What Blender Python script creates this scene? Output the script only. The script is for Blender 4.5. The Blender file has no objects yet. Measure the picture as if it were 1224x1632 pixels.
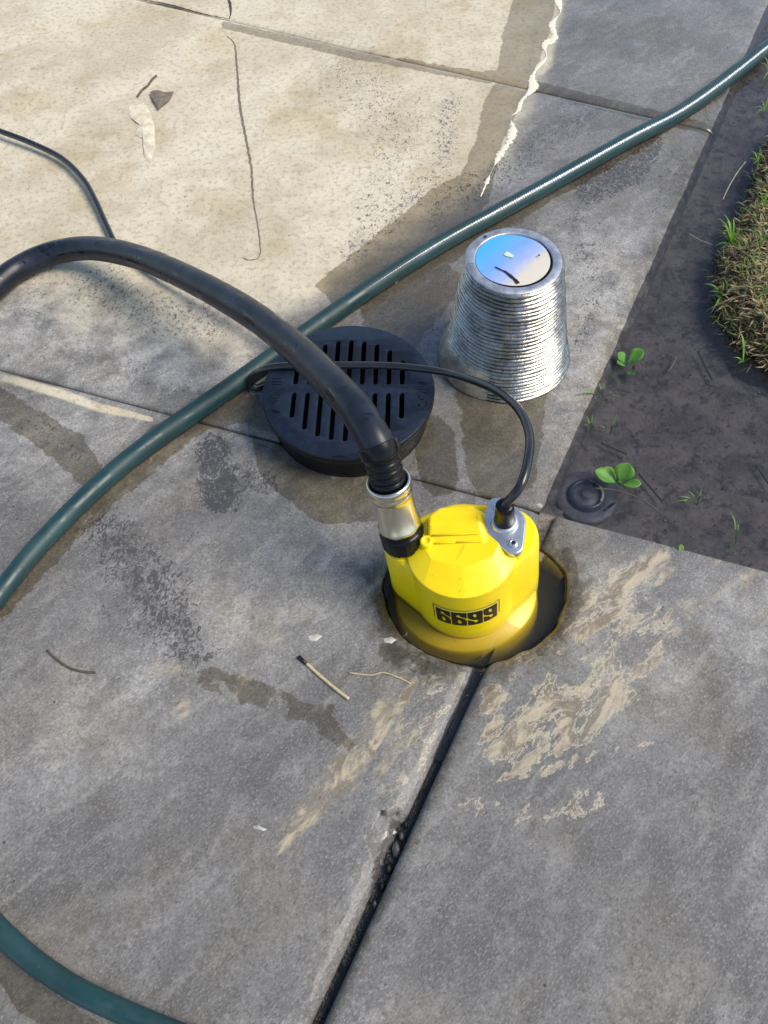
import bpy, bmesh, math, random
import numpy as np
from mathutils import Vector, Matrix, noise as mnoise
random.seed(7); rng = np.random.default_rng(7)
S = bpy.context.scene
COL = S.collection
PI = math.pi; R = math.radians

# ------------------------------------------------------------------ camera
CAM_H = 0.70; PITCH = 59.0; ROLL = -3.0; FPX = 1228.0
cam = bpy.data.cameras.new('camera'); camo = bpy.data.objects.new('camera', cam); COL.objects.link(camo)
cam.sensor_fit = 'VERTICAL'; cam.sensor_height = 24.0; cam.lens = 24.0*FPX/1632
cam.clip_start = 0.02; cam.clip_end = 500
CM = Matrix.Rotation(R(90-PITCH), 4, 'X') @ Matrix.Rotation(R(ROLL), 4, 'Z')
camo.matrix_world = Matrix.Translation((0, 0, CAM_H)) @ CM
S.camera = camo
S.render.resolution_x = 768; S.render.resolution_y = 1024

# ------------------------------------------------------------------ sky, sun, exposure
SUN_EL = R(52); SUN_AZ = R(102)      # azimuth measured from +Y towards +X
w = bpy.data.worlds.new('World'); S.world = w; w.use_nodes = True
wn = w.node_tree; wn.nodes.clear()
wo = wn.nodes.new('ShaderNodeOutputWorld'); wb = wn.nodes.new('ShaderNodeBackground')
sk = wn.nodes.new('ShaderNodeTexSky'); sk.sky_type = 'NISHITA'; sk.sun_disc = False
sk.sun_elevation = SUN_EL; sk.sun_rotation = SUN_AZ; sk.air_density = 1.0; sk.dust_density = 0.6; sk.ozone_density = 1.0
wb.inputs[1].default_value = 0.12
wn.links.new(sk.outputs[0], wb.inputs[0]); wn.links.new(wb.outputs[0], wo.inputs[0])
sun = bpy.data.lights.new('sun', 'SUN'); suno = bpy.data.objects.new('sun', sun); COL.objects.link(suno)
sun.energy = 2.4; sun.angle = R(32); sun.color = (1.0, 0.90, 0.75)
sd = Vector((math.sin(SUN_AZ)*math.cos(SUN_EL), math.cos(SUN_AZ)*math.cos(SUN_EL), math.sin(SUN_EL)))
suno.rotation_euler = sd.to_track_quat('Z', 'Y').to_euler()
suno.location = (0, 0, 5)
S.view_settings.view_transform = 'Standard'; S.view_settings.look = 'None'
S.view_settings.gamma = 1; S.view_settings.exposure = 0.65
S.render.engine = 'CYCLES'
S.cycles.max_bounces = 8; S.cycles.transparent_max_bounces = 12

# ------------------------------------------------------------------ helpers
M3 = CM.to_3x3()
def at(x, y, z=0.0):
    """the point at height z seen at photograph pixel x, y"""
    d = M3 @ Vector((x-612, 816-y, -FPX))
    s = (CAM_H - z)/-d.z
    return Vector((d.x*s, d.y*s, CAM_H + d.z*s))
MN = np.array(M3)
def to_px(P):
    d = (np.asarray(P)-np.array([0, 0, CAM_H])) @ MN
    return np.stack([612 + FPX*d[:, 0]/-d[:, 2], 816 - FPX*d[:, 1]/-d[:, 2]], 1)

def tag(o, label=None, cat=None, group=None, kind=None):
    if label: o['label'] = label
    if cat: o['category'] = cat
    if group: o['group'] = group
    if kind: o['kind'] = kind
    return o
def empty(name, loc=(0, 0, 0)):
    o = bpy.data.objects.new(name, None); o.empty_display_size = 0.02
    COL.objects.link(o); o.location = loc
    return o
def link_mesh(name, me, mat, parent=None, smooth=True):
    o = bpy.data.objects.new(name, me); COL.objects.link(o)
    if mat: me.materials.append(mat)
    if smooth:
        me.polygons.foreach_set('use_smooth', [True]*len(me.polygons))
    if parent: o.parent = parent
    return o
def mesh_obj(name, verts, faces, mat, parent=None, smooth=True):
    me = bpy.data.meshes.new(name); me.from_pydata([tuple(v) for v in verts], [], faces); me.update()
    return link_mesh(name, me, mat, parent, smooth)
def bm_obj(name, bm, mat, parent=None, smooth=False, angle=None):
    me = bpy.data.meshes.new(name)
    bmesh.ops.recalc_face_normals(bm, faces=bm.faces)
    if angle is not None:
        for e in bm.edges:
            if len(e.link_faces) == 2 and e.calc_face_angle(0) > R(angle): e.smooth = False
        smooth = True
    bm.to_mesh(me); bm.free()
    return link_mesh(name, me, mat, parent, smooth)
def modify(o, kind, **kw):
    m = o.modifiers.new(kind.lower(), kind)
    for k, v in kw.items(): setattr(m, k, v)
    return m

def catmull(P, n=12, closed=False):
    P = [Vector(p) for p in P]; out = []
    L = len(P)
    for i in range(L-1):
        p0 = P[i-1] if i > 0 else P[0]*2-P[1]
        p1, p2 = P[i], P[i+1]
        p3 = P[i+2] if i+2 < L else P[-1]*2-P[-2]
        for k in range(n):
            t = k/n
            out.append(0.5*((2*p1)+(p2-p0)*t+(2*p0-5*p1+4*p2-p3)*t*t+(3*p1-p0-3*p2+p3)*t**3))
    out.append(P[-1]); return out
def resample(P, step):
    P = [Vector(p) for p in P]; out = [P[0].copy()]; acc = 0.0
    for a, b in zip(P, P[1:]):
        L = (b-a).length
        if L < 1e-9: continue
        t = step-acc
        while t <= L:
            out.append(a+(b-a)*(t/L)); t += step
        acc = L-(t-step)
    out.append(P[-1].copy())
    return out
def tube_data(P, rad, seg=16, caps=True, up=Vector((0, 0, 1)), wob=0.0):
    """sweep a circle; rad is a number or a function of arc fraction"""
    P = [Vector(p) for p in P]; n = len(P); verts = []; faces = []
    T = []
    for i in range(n):
        T.append((P[min(i+1, n-1)]-P[max(i-1, 0)]).normalized())
    nrm = (up - up.dot(T[0])*T[0])
    if nrm.length < 1e-4: nrm = Vector((1, 0, 0)) - T[0].x*T[0]
    nrm.normalize()
    for i in range(n):
        nrm = (nrm - nrm.dot(T[i])*T[i]).normalized(); bn = T[i].cross(nrm)
        r = rad(i/(n-1)) if callable(rad) else rad
        for k in range(seg):
            a = 2*PI*k/seg; rr = r
            if wob: rr *= 1+wob*mnoise.noise(Vector((P[i].x*14, P[i].y*14+7, k*0.35)))
            verts.append(P[i]+(nrm*math.cos(a)+bn*math.sin(a))*rr)
    for i in range(n-1):
        for k in range(seg):
            k2 = (k+1) % seg
            faces.append((i*seg+k, i*seg+k2, (i+1)*seg+k2, (i+1)*seg+k))
    if caps:
        faces.append(tuple(range(seg))[::-1]); faces.append(tuple((n-1)*seg+k for k in range(seg)))
    return verts, faces
def tube(name, P, rad, mat, parent=None, seg=16, **kw):
    v, f = tube_data(P, rad, seg, **kw)
    return mesh_obj(name, v, f, mat, parent)
def lathe_data(prof, seg=48, cap0=False, cap1=False):
    """prof: list of (r, z)"""
    verts = []; faces = []
    for r, z in prof:
        for k in range(seg):
            a = 2*PI*k/seg; verts.append(Vector((r*math.cos(a), r*math.sin(a), z)))
    for i in range(len(prof)-1):
        for k in range(seg):
            k2 = (k+1) % seg
            faces.append((i*seg+k, i*seg+k2, (i+1)*seg+k2, (i+1)*seg+k))
    if cap0: faces.append(tuple(range(seg))[::-1])
    if cap1: faces.append(tuple((len(prof)-1)*seg+k for k in range(seg)))
    return verts, faces
def frame(o, origin, axis, xdir=Vector((1, 0, 0))):
    """place an object with local z along axis"""
    z = Vector(axis).normalized(); x = (xdir - xdir.dot(z)*z).normalized(); y = z.cross(x)
    m = Matrix((x, y, z)).transposed().to_4x4(); m.translation = origin
    return m
def xf(verts, m): return [m @ Vector(v) for v in verts]
def fill_shape(loops, extrude=0.0, bevel=0.0, bres=1):
    """outer loop plus holes (2D points) filled and given thickness -> bmesh"""
    cu = bpy.data.curves.new('tmp', 'CURVE'); cu.dimensions = '2D'; cu.fill_mode = 'BOTH'
    cu.extrude = extrude; cu.bevel_depth = bevel; cu.bevel_resolution = bres
    for lp in loops:
        s = cu.splines.new('POLY'); s.points.add(len(lp)-1); s.use_cyclic_u = True
        for p, q in zip(s.points, lp): p.co = (q[0], q[1], 0, 1)
    o = bpy.data.objects.new('tmp', cu); COL.objects.link(o)
    dg = bpy.context.evaluated_depsgraph_get(); me = o.evaluated_get(dg).to_mesh()
    bm = bmesh.new(); bm.from_mesh(me); o.evaluated_get(dg).to_mesh_clear()
    bpy.data.objects.remove(o); bpy.data.curves.remove(cu)
    bmesh.ops.remove_doubles(bm, verts=bm.verts, dist=1e-6)
    return bm
def text_bm(s, size, extrude):
    cu = bpy.data.curves.new('tmp', 'FONT'); cu.body = s; cu.size = size; cu.extrude = extrude
    cu.align_x = 'CENTER'; cu.align_y = 'CENTER'; cu.resolution_u = 3
    o = bpy.data.objects.new('tmp', cu); COL.objects.link(o)
    dg = bpy.context.evaluated_depsgraph_get(); me = o.evaluated_get(dg).to_mesh()
    bm = bmesh.new(); bm.from_mesh(me); o.evaluated_get(dg).to_mesh_clear()
    bpy.data.objects.remove(o); bpy.data.curves.remove(cu)
    return bm

# ------------------------------------------------------------------ material helpers
class Mat:
    def __init__(s, name):
        s.m = bpy.data.materials.new(name); s.m.use_nodes = True; s.t = s.m.node_tree; s.t.nodes.clear()
        s.out = s.n('ShaderNodeOutputMaterial')
    def n(s, typ, **kw):
        nd = s.t.nodes.new(typ)
        for k, v in kw.items():
            if k.startswith('i_'): s.put(nd.inputs[int(k[2:])] if k[2:].isdigit() else nd.inputs[k[2:].replace('_', ' ')], v)
            else: setattr(nd, k, v)
        return nd
    def put(s, inp, v):
        if isinstance(v, bpy.types.NodeSocket): s.t.links.new(v, inp)
        elif isinstance(v, bpy.types.Node): s.t.links.new(v.outputs[0], inp)
        else:
            if inp.type == 'RGBA' and len(v) == 3: v = (*v, 1)
            inp.default_value = v
    def math(s, op, a, b=0.0, c=None, clamp=False):
        nd = s.n('ShaderNodeMath', operation=op, use_clamp=clamp); s.put(nd.inputs[0], a); s.put(nd.inputs[1], b)
        if c is not None: s.put(nd.inputs[2], c)
        return nd.outputs[0]
    def mix(s, f, a, b, mode='MIX'):
        nd = s.n('ShaderNodeMix', data_type='RGBA', blend_type=mode); nd.clamp_factor = True
        s.put(nd.inputs[0], f); s.put(nd.inputs[6], a); s.put(nd.inputs[7], b); return nd.outputs[2]
    def co(s, scale=(1, 1, 1), rot=(0, 0, 0), loc=(0, 0, 0)):
        tc = s.n('ShaderNodeTexCoord'); mp = s.n('ShaderNodeMapping'); m2 = s.n('ShaderNodeMapping')
        s.put(mp.inputs[0], tc.outputs['Object']); mp.inputs['Rotation'].default_value = rot; mp.inputs['Location'].default_value = loc
        s.put(m2.inputs[0], mp.outputs[0]); m2.inputs['Scale'].default_value = scale      # turn first, stretch after
        return m2.outputs[0]
    def noise(s, scale, detail=4, rough=0.55, co=None, dist=0.0):
        nd = s.n('ShaderNodeTexNoise'); nd.inputs['Scale'].default_value = scale; nd.inputs['Detail'].default_value = detail
        nd.inputs['Roughness'].default_value = rough; nd.inputs['Distortion'].default_value = dist
        s.put(nd.inputs['Vector'], co if co is not None else s.co()); return nd.outputs[0]
    def ramp(s, f, stops, interp='LINEAR'):
        nd = s.n('ShaderNodeValToRGB'); cr = nd.color_ramp; cr.interpolation = interp; s.put(nd.inputs[0], f)
        while len(cr.elements) < len(stops): cr.elements.new(0.5)
        for e, (p, c) in zip(cr.elements, stops):
            e.position = p
            if not hasattr(c, '__len__'): c = (c, c, c)
            e.color = (*c[:3], 1)
        return nd.outputs[0]
    def step(s, v, lo, hi):
        nd = s.n('ShaderNodeMapRange'); nd.interpolation_type = 'SMOOTHSTEP'
        s.put(nd.inputs[0], v); s.put(nd.inputs[1], lo); s.put(nd.inputs[2], hi); return nd.outputs[0]
    def bump(s, h, strength=0.3, dist=0.001, normal=None):
        nd = s.n('ShaderNodeBump'); nd.inputs['Strength'].default_value = strength; nd.inputs['Distance'].default_value = dist
        s.put(nd.inputs['Height'], h)
        if normal is not None: s.put(nd.inputs['Normal'], normal)
        return nd.outputs[0]
    def attr(s, name):
        nd = s.n('ShaderNodeAttribute'); nd.attribute_name = name; return nd.outputs['Fac']
    def principled(s, **kw):
        p = s.n('ShaderNodeBsdfPrincipled')
        for k, v in kw.items(): s.put(p.inputs[k.replace('_', ' ')], v)
        s.put(s.out.inputs[0], p); return p

def mat_simple(name, col, rough=0.5, metal=0.0, var=0.15, nscale=60, bump=0.1, bdist=0.0005, bscale=400, coat=0.0, spec=0.5):
    m = Mat(name)
    n1 = m.noise(nscale, 4); f = m.ramp(n1, [(0.3, 1-var), (0.7, 1+var*0.6)])
    c = m.mix(1.0, (*col, 1), f, 'MULTIPLY')
    rr = m.math('ADD', m.math('MULTIPLY', m.noise(nscale*0.6, 3), rough*0.5), rough*0.75)
    m.principled(Base_Color=c, Roughness=rr, Metallic=metal, Normal=m.bump(m.noise(bscale, 3), bump, bdist),
                 Coat_Weight=coat, Coat_Roughness=0.08, Specular_IOR_Level=spec)
    return m.m

# --- wet, silt-stained concrete
def mat_concrete():
    m = Mat('concrete')
    fine = m.noise(900, 3, 0.6); mid = m.noise(130, 5, 0.65); big = m.noise(9, 5, 0.6); patch = m.noise(28, 5, 0.62)
    diag = m.noise(60, 4, 0.6, m.co((1, 0.35, 1), (0, 0, R(50))), 1.0)
    gr = m.noise(620, 6, 0.80, m.co((1, 0.5, 1), (0, 0, R(50)))); swath = m.noise(7, 4, 0.55, m.co((1, 0.4, 1), (0, 0, R(50))))
    base = m.mix(m.step(big, 0.35, 0.68), (0.125, 0.121, 0.114), (0.205, 0.199, 0.190))
    base = m.mix(m.math('MULTIPLY', m.step(diag, 0.42, 0.75), 0.65), base, (0.29, 0.28, 0.26))
    base = m.mix(m.math('MULTIPLY', m.step(mid, 0.45, 0.60), 0.40), base, (0.105, 0.10, 0.094))
    base = m.mix(m.math('MULTIPLY', m.step(gr, 0.52, 0.66), 0.70), base, (0.37, 0.365, 0.35))
    base = m.mix(m.math('MULTIPLY', m.step(swath, 0.48, 0.66), 0.26), base, m.mix(1.0, base, (1.6, 1.6, 1.62, 1), 'MULTIPLY'))
    base = m.mix(m.math('MULTIPLY', m.step(swath, 0.50, 0.34), 0.22), base, m.mix(1.0, base, (0.70, 0.68, 0.66, 1), 'MULTIPLY'))
    base = m.mix(m.math('MULTIPLY', m.step(gr, 0.48, 0.36), 0.75), base, (0.062, 0.059, 0.054))
    brn = m.step(m.noise(8, 5, 0.6), 0.46, 0.66)
    base = m.mix(m.math('MULTIPLY', brn, 0.38), base, m.mix(1.0, base, (0.92, 0.80, 0.62, 1), 'MULTIPLY'))
    lite = m.math('MULTIPLY', m.attr('lite'), m.step(patch, 0.30, 0.62))
    base = m.mix(lite, base, m.mix(1.0, base, (1.95, 1.92, 1.84, 1), 'MULTIPLY'))
    # dried silt; sunlit warmth of the upper left painted into its cream
    siltn = m.math('ADD', m.attr('silt'), m.math('MULTIPLY', m.math('SUBTRACT', patch, 0.5), 0.5))
    sc = m.mix(m.step(m.math('ADD', m.math('MULTIPLY', patch, 0.4), m.math('MULTIPLY', swath, 0.6)), 0.38, 0.62), (0.52, 0.455, 0.325), (0.68, 0.61, 0.46))
    sc = m.mix(m.math('MULTIPLY', m.step(mid, 0.50, 0.62), 0.5), sc, (0.33, 0.275, 0.185))
    sc = m.mix(m.math('MULTIPLY', m.step(gr, 0.54, 0.68), 0.45), sc, (0.78, 0.72, 0.60))
    sc = m.mix(m.math('MULTIPLY', m.step(gr, 0.46, 0.34), 0.45), sc, (0.27, 0.22, 0.15))
    sc = m.mix(m.math('MULTIPLY', m.step(m.noise(6, 6, 0.65), 0.48, 0.62), 0.45), sc, m.mix(1.0, sc, (0.80, 0.70, 0.54, 1), 'MULTIPLY'))
    base = m.mix(m.step(siltn, 0.1, 0.85), base, sc)
    # bluish wet film of the shaded slabs
    # scattered lumps of darker wet (worm shaped)
    worm = m.noise(190, 6, 0.68, m.co((1, 0.7, 1), (0, 0, R(20))), 1.4)
    pv = m.math('ADD', m.attr('pit'), m.math('MULTIPLY', m.math('SUBTRACT', worm, 0.5), 3.4))
    pitf = m.step(pv, 0.84, 1.00)
    # cream reflections of the water film painted as tan patches with squiggled rims
    tw = m.noise(30, 6, 0.62, m.co((1, 0.38, 1), (0, 0, R(50))), 1.8); tfine = m.noise(150, 5, 0.65, m.co((1, 0.5, 1), (0, 0, R(50))), 1.0)
    tv = m.math('ADD', m.math('MULTIPLY', m.attr('tan'), 0.85), m.math('MULTIPLY', m.math('SUBTRACT', tw, 0.5), 2.6))
    tv = m.math('ADD', tv, m.math('MULTIPLY', m.math('SUBTRACT', tfine, 0.5), 1.1))
    tin = m.step(tv, 0.45, 1.0)
    rim = m.math('MULTIPLY', m.step(tv, 0.66, 0.72), m.math('SUBTRACT', 1.0, m.step(tv, 0.74, 0.80)))
    rim = m.math('MULTIPLY', rim, m.attr('rimw'))
    tcol = m.mix(m.step(m.noise(55, 6, 0.65, m.co((1, 0.45, 1), (0, 0, R(50))), 1.2), 0.40, 0.56), (0.50, 0.42, 0.28), (0.20, 0.165, 0.11))
    tcol = m.mix(m.math('MULTIPLY', m.step(gr, 0.54, 0.68), 0.4), tcol, (0.62, 0.56, 0.44))
    base = m.mix(m.math('MULTIPLY', tin, m.math('MULTIPLY', m.attr('tan'), 0.95)), base, tcol)
    base = m.mix(m.math('MULTIPLY', rim, 0.65), base, (0.56, 0.50, 0.38))
    base = m.mix(m.math('MULTIPLY', pitf, 0.80), base, (0.055, 0.050, 0.045))
    # soaked areas, plus painted reflections of the grate and duct
    wv = m.math('ADD', m.attr('wet'), m.math('MULTIPLY', m.math('SUBTRACT', m.noise(36, 8, 0.70, None, 0.8), 0.5), 1.5))
    wet_refl = m.step(wv, 0.46, 0.54)
    wc = m.mix(1.0, base, (0.58, 0.53, 0.42, 1), 'MULTIPLY')
    base = m.mix(wet_refl, base, wc)
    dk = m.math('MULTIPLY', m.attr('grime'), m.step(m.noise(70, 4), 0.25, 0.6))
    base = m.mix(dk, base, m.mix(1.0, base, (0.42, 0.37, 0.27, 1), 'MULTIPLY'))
    # pin holes
    vor = m.n('ShaderNodeTexVoronoi'); vor.inputs['Scale'].default_value = 62; m.put(vor.inputs['Vector'], m.co())
    hole = m.math('SUBTRACT', 1.0, m.step(vor.outputs['Distance'], 0.05, 0.10))
    vn = m.step(m.noise(14, 2), 0.55, 0.62); hole = m.math('MULTIPLY', hole, vn)
    base = m.mix(m.math('MULTIPLY', hole, 0.8), base, (0.05, 0.048, 0.045))
    h = m.math('ADD', m.math('MULTIPLY', mid, 0.6), m.math('MULTIPLY', fine, 0.4))
    h = m.math('ADD', h, m.math('MULTIPLY', m.math('MULTIPLY', worm, 0.7), m.math('MINIMUM', m.attr('silt'), 1.0)))
    h = m.math('SUBTRACT', h, m.math('MULTIPLY', hole, 1.0))
    dry = m.math('SUBTRACT', 1.0, m.math('MULTIPLY', wet_refl, 0.8))
    film = m.math('MAXIMUM', m.math('MAXIMUM', m.math('MULTIPLY', wet_refl, 1.0), pitf), m.attr('film'))
    nb = m.n('ShaderNodeBump'); nb.inputs['Distance'].default_value = 0.0016
    m.put(nb.inputs['Height'], h); m.put(nb.inputs['Strength'], m.math('MULTIPLY', dry, 0.55))
    cb = m.bump(m.noise(80, 3), 0.12, 0.001)
    m.principled(Base_Color=base, Roughness=m.math('SUBTRACT', 0.85, m.math('MULTIPLY', film, 0.35)), Normal=nb.outputs[0],
                 Coat_Weight=film, Coat_Roughness=0.08, Coat_IOR=1.45, Coat_Normal=cb, Specular_IOR_Level=0.35)
    return m.m
CONC = mat_concrete()

def mat_water(name, tint=(0.75, 0.78, 0.8), bump=0.03, murk=0.0, mcol=(0.10, 0.085, 0.06), bs=25):
    m = Mat(name)
    fr = m.n('ShaderNodeFresnel'); fr.inputs[0].default_value = 1.33
    nb = m.bump(m.noise(bs, 2), bump, 0.004); m.put(fr.inputs[1], nb)
    tr = m.n('ShaderNodeBsdfTransparent'); m.put(tr.inputs[0], tint)
    gl = m.n('ShaderNodeBsdfGlossy'); gl.inputs['Roughness'].default_value = 0.02; m.put(gl.inputs['Color'], (1, 1, 1)); m.put(gl.inputs['Normal'], nb)
    low = tr.outputs[0]
    if murk:
        df = m.n('ShaderNodeBsdfDiffuse'); m.put(df.inputs[0], mcol)
        ms = m.n('ShaderNodeMixShader'); ms.inputs[0].default_value = murk
        m.put(ms.inputs[1], low); m.put(ms.inputs[2], df); low = ms.outputs[0]
    mx = m.n('ShaderNodeMixShader'); m.put(mx.inputs[0], fr.outputs[0]); m.put(mx.inputs[1], low); m.put(mx.inputs[2], gl)
    m.put(m.out.inputs[0], mx)
    return m
WATER = mat_water('pond_water', (0.68, 0.70, 0.78), 0.06, 0.10, (0.07, 0.08, 0.09)).m

def mat_mud():
    m = Mat('mud')
    a = m.noise(22, 8, 0.72, None, 0.2); b = m.noise(160, 4, 0.6); c0 = m.noise(70, 7, 0.75, None, 0.2)
    c = m.mix(m.step(a, 0.3, 0.7), (0.11, 0.095, 0.078), (0.27, 0.23, 0.185))
    c = m.mix(m.math('MULTIPLY', m.step(c0, 0.48, 0.62), 0.80), c, (0.050, 0.043, 0.038))
    c = m.mix(m.math('MULTIPLY', m.step(b, 0.60, 0.72), 0.6), c, (0.32, 0.28, 0.22))
    m.principled(Base_Color=c, Roughness=0.8, Normal=m.bump(m.math('ADD', a, b), 0.6, 0.004))
    return m.m
MUD = mat_mud()
SOIL = mat_simple('sod_soil', (0.085, 0.062, 0.038), 0.9, 0, 0.5, 90, 0.8, 0.004, 180)
GROUND = mat_simple('far_ground', (0.16, 0.14, 0.11), 0.95, 0, 0.3, 6, 0.4, 0.01, 50)
FILL = mat_simple('joint_filler', (0.010, 0.015, 0.015), 0.45, 0, 0.9, 70, 0.9, 0.003, 140, spec=0.4)
HOLEM = mat_simple('pit_soil', (0.045, 0.042, 0.036), 0.6, 0, 0.6, 60, 0.8, 0.003, 120)

# ------------------------------------------------------------------ slabs
O0 = at(878, 818)
aD = (at(1224, 912)-at(0, 590)); aD.z = 0; aD.normalize()
bL = (O0-at(505, 1632)).normalized()          # joint running down the picture
bU = (at(1145, 210)-O0).normalized()          # edge of the pond
c0 = at(230, 0); c1 = at(1140, 208)
cd = (c1-c0).normalized()
def vC(u):                                    # distance along bU where the far joint lies, for a given u
    p = O0+aD*u
    # p + bU*t = c0 + cd*s
    A = np.array([[bU.x, -cd.x], [bU.y, -cd.y]]); r = np.array([c0.x-p.x, c0.y-p.y])
    return float(np.linalg.solve(A, r)[0])
SINL = abs(aD.x*bL.y-aD.y*bL.x); SINU = abs(aD.x*bU.y-aD.y*bU.x)

def axis_vals(lo, hi, step, dlo, dhi):
    """values from lo to hi: fine inside [dlo, dhi], coarse outside, very fine near both ends"""
    v = [lo]
    x = lo
    while x < hi-1e-9:
        near = min(x-lo, hi-x)
        st = step if dlo <= x <= dhi else 0.05
        if near < 0.014: st = min(st, 0.0016)
        x = min(x+st, hi); v.append(x)
    return np.array(v)

def sstep(x, a, b):
    t = np.clip((x-a)/(b-a), 0, 1); return t*t*(3-2*t)
def seg_dist(Q, pts, widths):
    best = np.full(len(Q), 1e9)
    for i in range(len(pts)-1):
        a = np.array(pts[i], float); b = np.array(pts[i+1], float); ab = b-a
        t = np.clip(((Q-a)@ab)/(ab@ab), 0, 1); d = np.linalg.norm(Q-(a+t[:, None]*ab), axis=1)
        wd = widths[i]+(widths[i+1]-widths[i])*t
        best = np.minimum(best, d/wd)
    return best       # 1 = on the border
def stroke(Q, pts, wd, soft=0.6, amp=1.0):
    if not hasattr(wd, '__len__'): wd = [wd]*len(pts)
    return amp*(1-sstep(seg_dist(Q, pts, wd), 1-soft, 1+soft))
def inpoly(Q, poly):
    x, y = Q[:, 0], Q[:, 1]; ins = np.zeros(len(Q), bool); n = len(poly)
    for i in range(n):
        x1, y1 = poly[i]; x2, y2 = poly[(i+1) % n]
        c = ((y1 > y) != (y2 > y)) & (x < (x2-x1)*(y-y1)/((y2-y1) if y2 != y1 else 1e-9)+x1)
        ins ^= c
    return ins
def polymask(Q, poly, feather, amp=1.0):
    ins = inpoly(Q, poly); d = seg_dist(Q, poly+[poly[0]], [1]*(len(poly)+1))
    sd_ = np.where(ins, d, -d)
    return amp*sstep(sd_, -feather, feather)

def paint(me, V):
    V0 = V.copy(); V0[:, 2] = 0
    d = (V0-np.array([0, 0, CAM_H])) @ MN
    ok = -d[:, 2] > 0.15
    Q = np.stack([612+FPX*d[:, 0]/np.maximum(-d[:, 2], .15), 816-FPX*d[:, 1]/np.maximum(-d[:, 2], .15)], 1)
    silt = polymask(Q, [(-900, -700), (900, -700), (880, 0), (850, 130), (800, 260), (690, 340), (560, 420), (500, 480), (400, 500), (300, 480), (180, 460), (100, 450), (-900, 430)], 60)
    silt = np.maximum(silt, stroke(Q, [(-200, 560), (60, 640), (180, 690)], 9, 0.5, 0.0))
    silt = np.maximum(silt, stroke(Q, [(840, -60), (880, -20), (862, 100), (820, 150)], [30, 24, 18, 8], 0.6, 0.8))
    silt = np.maximum(silt, stroke(Q, [(120, 460), (260, 500), (380, 540)], [70, 60, 40], 0.9, 0.5))
    silt = np.maximum(silt, stroke(Q, [(0, 600), (70, 618), (160, 650), (240, 668)], [7, 8, 7, 4], 0.5, 0.9))
    wet = np.zeros(len(V))
    W = lambda *a, **k: np.maximum(wet, stroke(Q, *a, **k))
    wet = np.maximum(wet, polymask(Q, [(875, -300), (835, -60), (800, 60), (790, 130), (770, 165), (762, 210), (748, 245), (735, 280), (690, 300), (630, 350), (560, 405), (500, 455), (540, 490), (640, 460), (720, 400), (780, 320), (800, 230), (850, 120), (880, 40), (925, -300)], 9))
    wet = W([(430, 680), (450, 740), (520, 800), (600, 790)], [34, 38, 36, 40], 0.3)  # damp below the grate, with its dark reflection painted in
    wet = W([(250, 690), (340, 660), (410, 650)], [14, 20, 20], 0.4)
    wet = W([(-60, 610), (30, 660), (110, 715), (150, 765)], [26, 24, 30, 22], 0.5, 0.85)
    wet = W([(620, 500), (700, 450), (640, 520)], [45, 35, 40], 0.5, 0.9)
    wet = W([(690, 700), (700, 760)], [36, 30], 0.4)
    wet = W([(800, 640), (800, 740)], [75, 60], 0.25, 0.8)  # reflection of the duct painted on the slab as a darker patch
    wet = W([(1150, 140), (1000, 235), (900, 290), (760, 375), (620, 460)], [14, 16, 18, 18, 20], 0.5, 0.75)
    wet = W([(380, 620), (260, 715), (130, 830), (40, 930), (0, 975)], [22, 20, 18, 18, 14], 0.5, 0.7)
    wet = W([(-30, 1500), (50, 1590), (150, 1660)], [26, 30, 30], 0.4, 0.8)
    wet = W([(330, 1080), (420, 1110), (520, 1150), (560, 1180)], [22, 28, 34, 24], 0.8, 0.60)
    wet = W([(610, 960), (620, 1040), (700, 1075)], [18, 20, 14], 0.5, 0.6)
    wet = W([(780, 120), (900, 150), (1020, 180), (1140, 208)], [9, 10, 11, 9], 0.5, 0.9)
    wet = W([(360, 40), (560, 85), (780, 125)], [7, 9, 9], 0.5, 0.75)
    wet = W([(905, 880), (920, 960), (860, 1040)], [10, 16, 10], 0.6, 0.7)
    pit = np.zeros(len(V))
    P_ = lambda *a, **k: np.maximum(pit, stroke(Q, *a, **k))
    pit = P_([(340, 720), (350, 790)], [32, 38], 0.5, 1.12)
    pit = P_([(380, 760), (430, 770)], [38, 24], 0.7, 0.85)
    pit = P_([(170, 850), (240, 930), (270, 990), (300, 1040)], [50, 70, 60, 40], 0.8, 0.92)
    pit = P_([(200, 980), (330, 1040)], [50, 40], 0.8, 0.70)
    pit = P_([(300, 860), (400, 900)], [60, 40], 0.9, 0.55)
    pit = P_([(940, 300), (1010, 270), (1040, 230)], [34, 30, 22], 0.5, 1.0)
    pit = P_([(720, 170), (700, 280), (560, 400)], [30, 34, 30], 0.8, 0.72)
    pit = P_([(930, 180), (820, 260), (700, 330)], [40, 40, 40], 0.9, 0.75)
    pit = P_([(920, 350), (950, 450), (930, 540)], [50, 40, 26], 0.9, 0.70)
    pit = P_([(1080, 250), (1050, 330)], [30, 30], 0.8, 0.7)
    pit = P_([(150, 460), (250, 500), (330, 520)], [60, 60, 50], 0.9, 0.72)
    pit = P_([(60, 500), (70, 420)], [50, 30], 0.8, 0.62)
    pit = P_([(200, 600), (320, 640)], [40, 30], 0.9, 0.62)
    pit = P_([(40, 660), (130, 720)], [30, 25], 0.9, 0.7)
    pit = P_([(560, 120), (640, 200), (600, 340)], [90, 80, 70], 0.9, 0.64)
    tan = np.zeros(len(V))
    T_ = lambda *a, **k: np.maximum(tan, stroke(Q, *a, **k))
    tan = T_([(650, 1090), (600, 1170), (530, 1250), (450, 1340)], [36, 44, 44, 36], 0.9, 0.85)
    tan = T_([(260, 1060), (400, 1100), (300, 1130)], [40, 30, 40], 0.9, 0.6)
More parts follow.
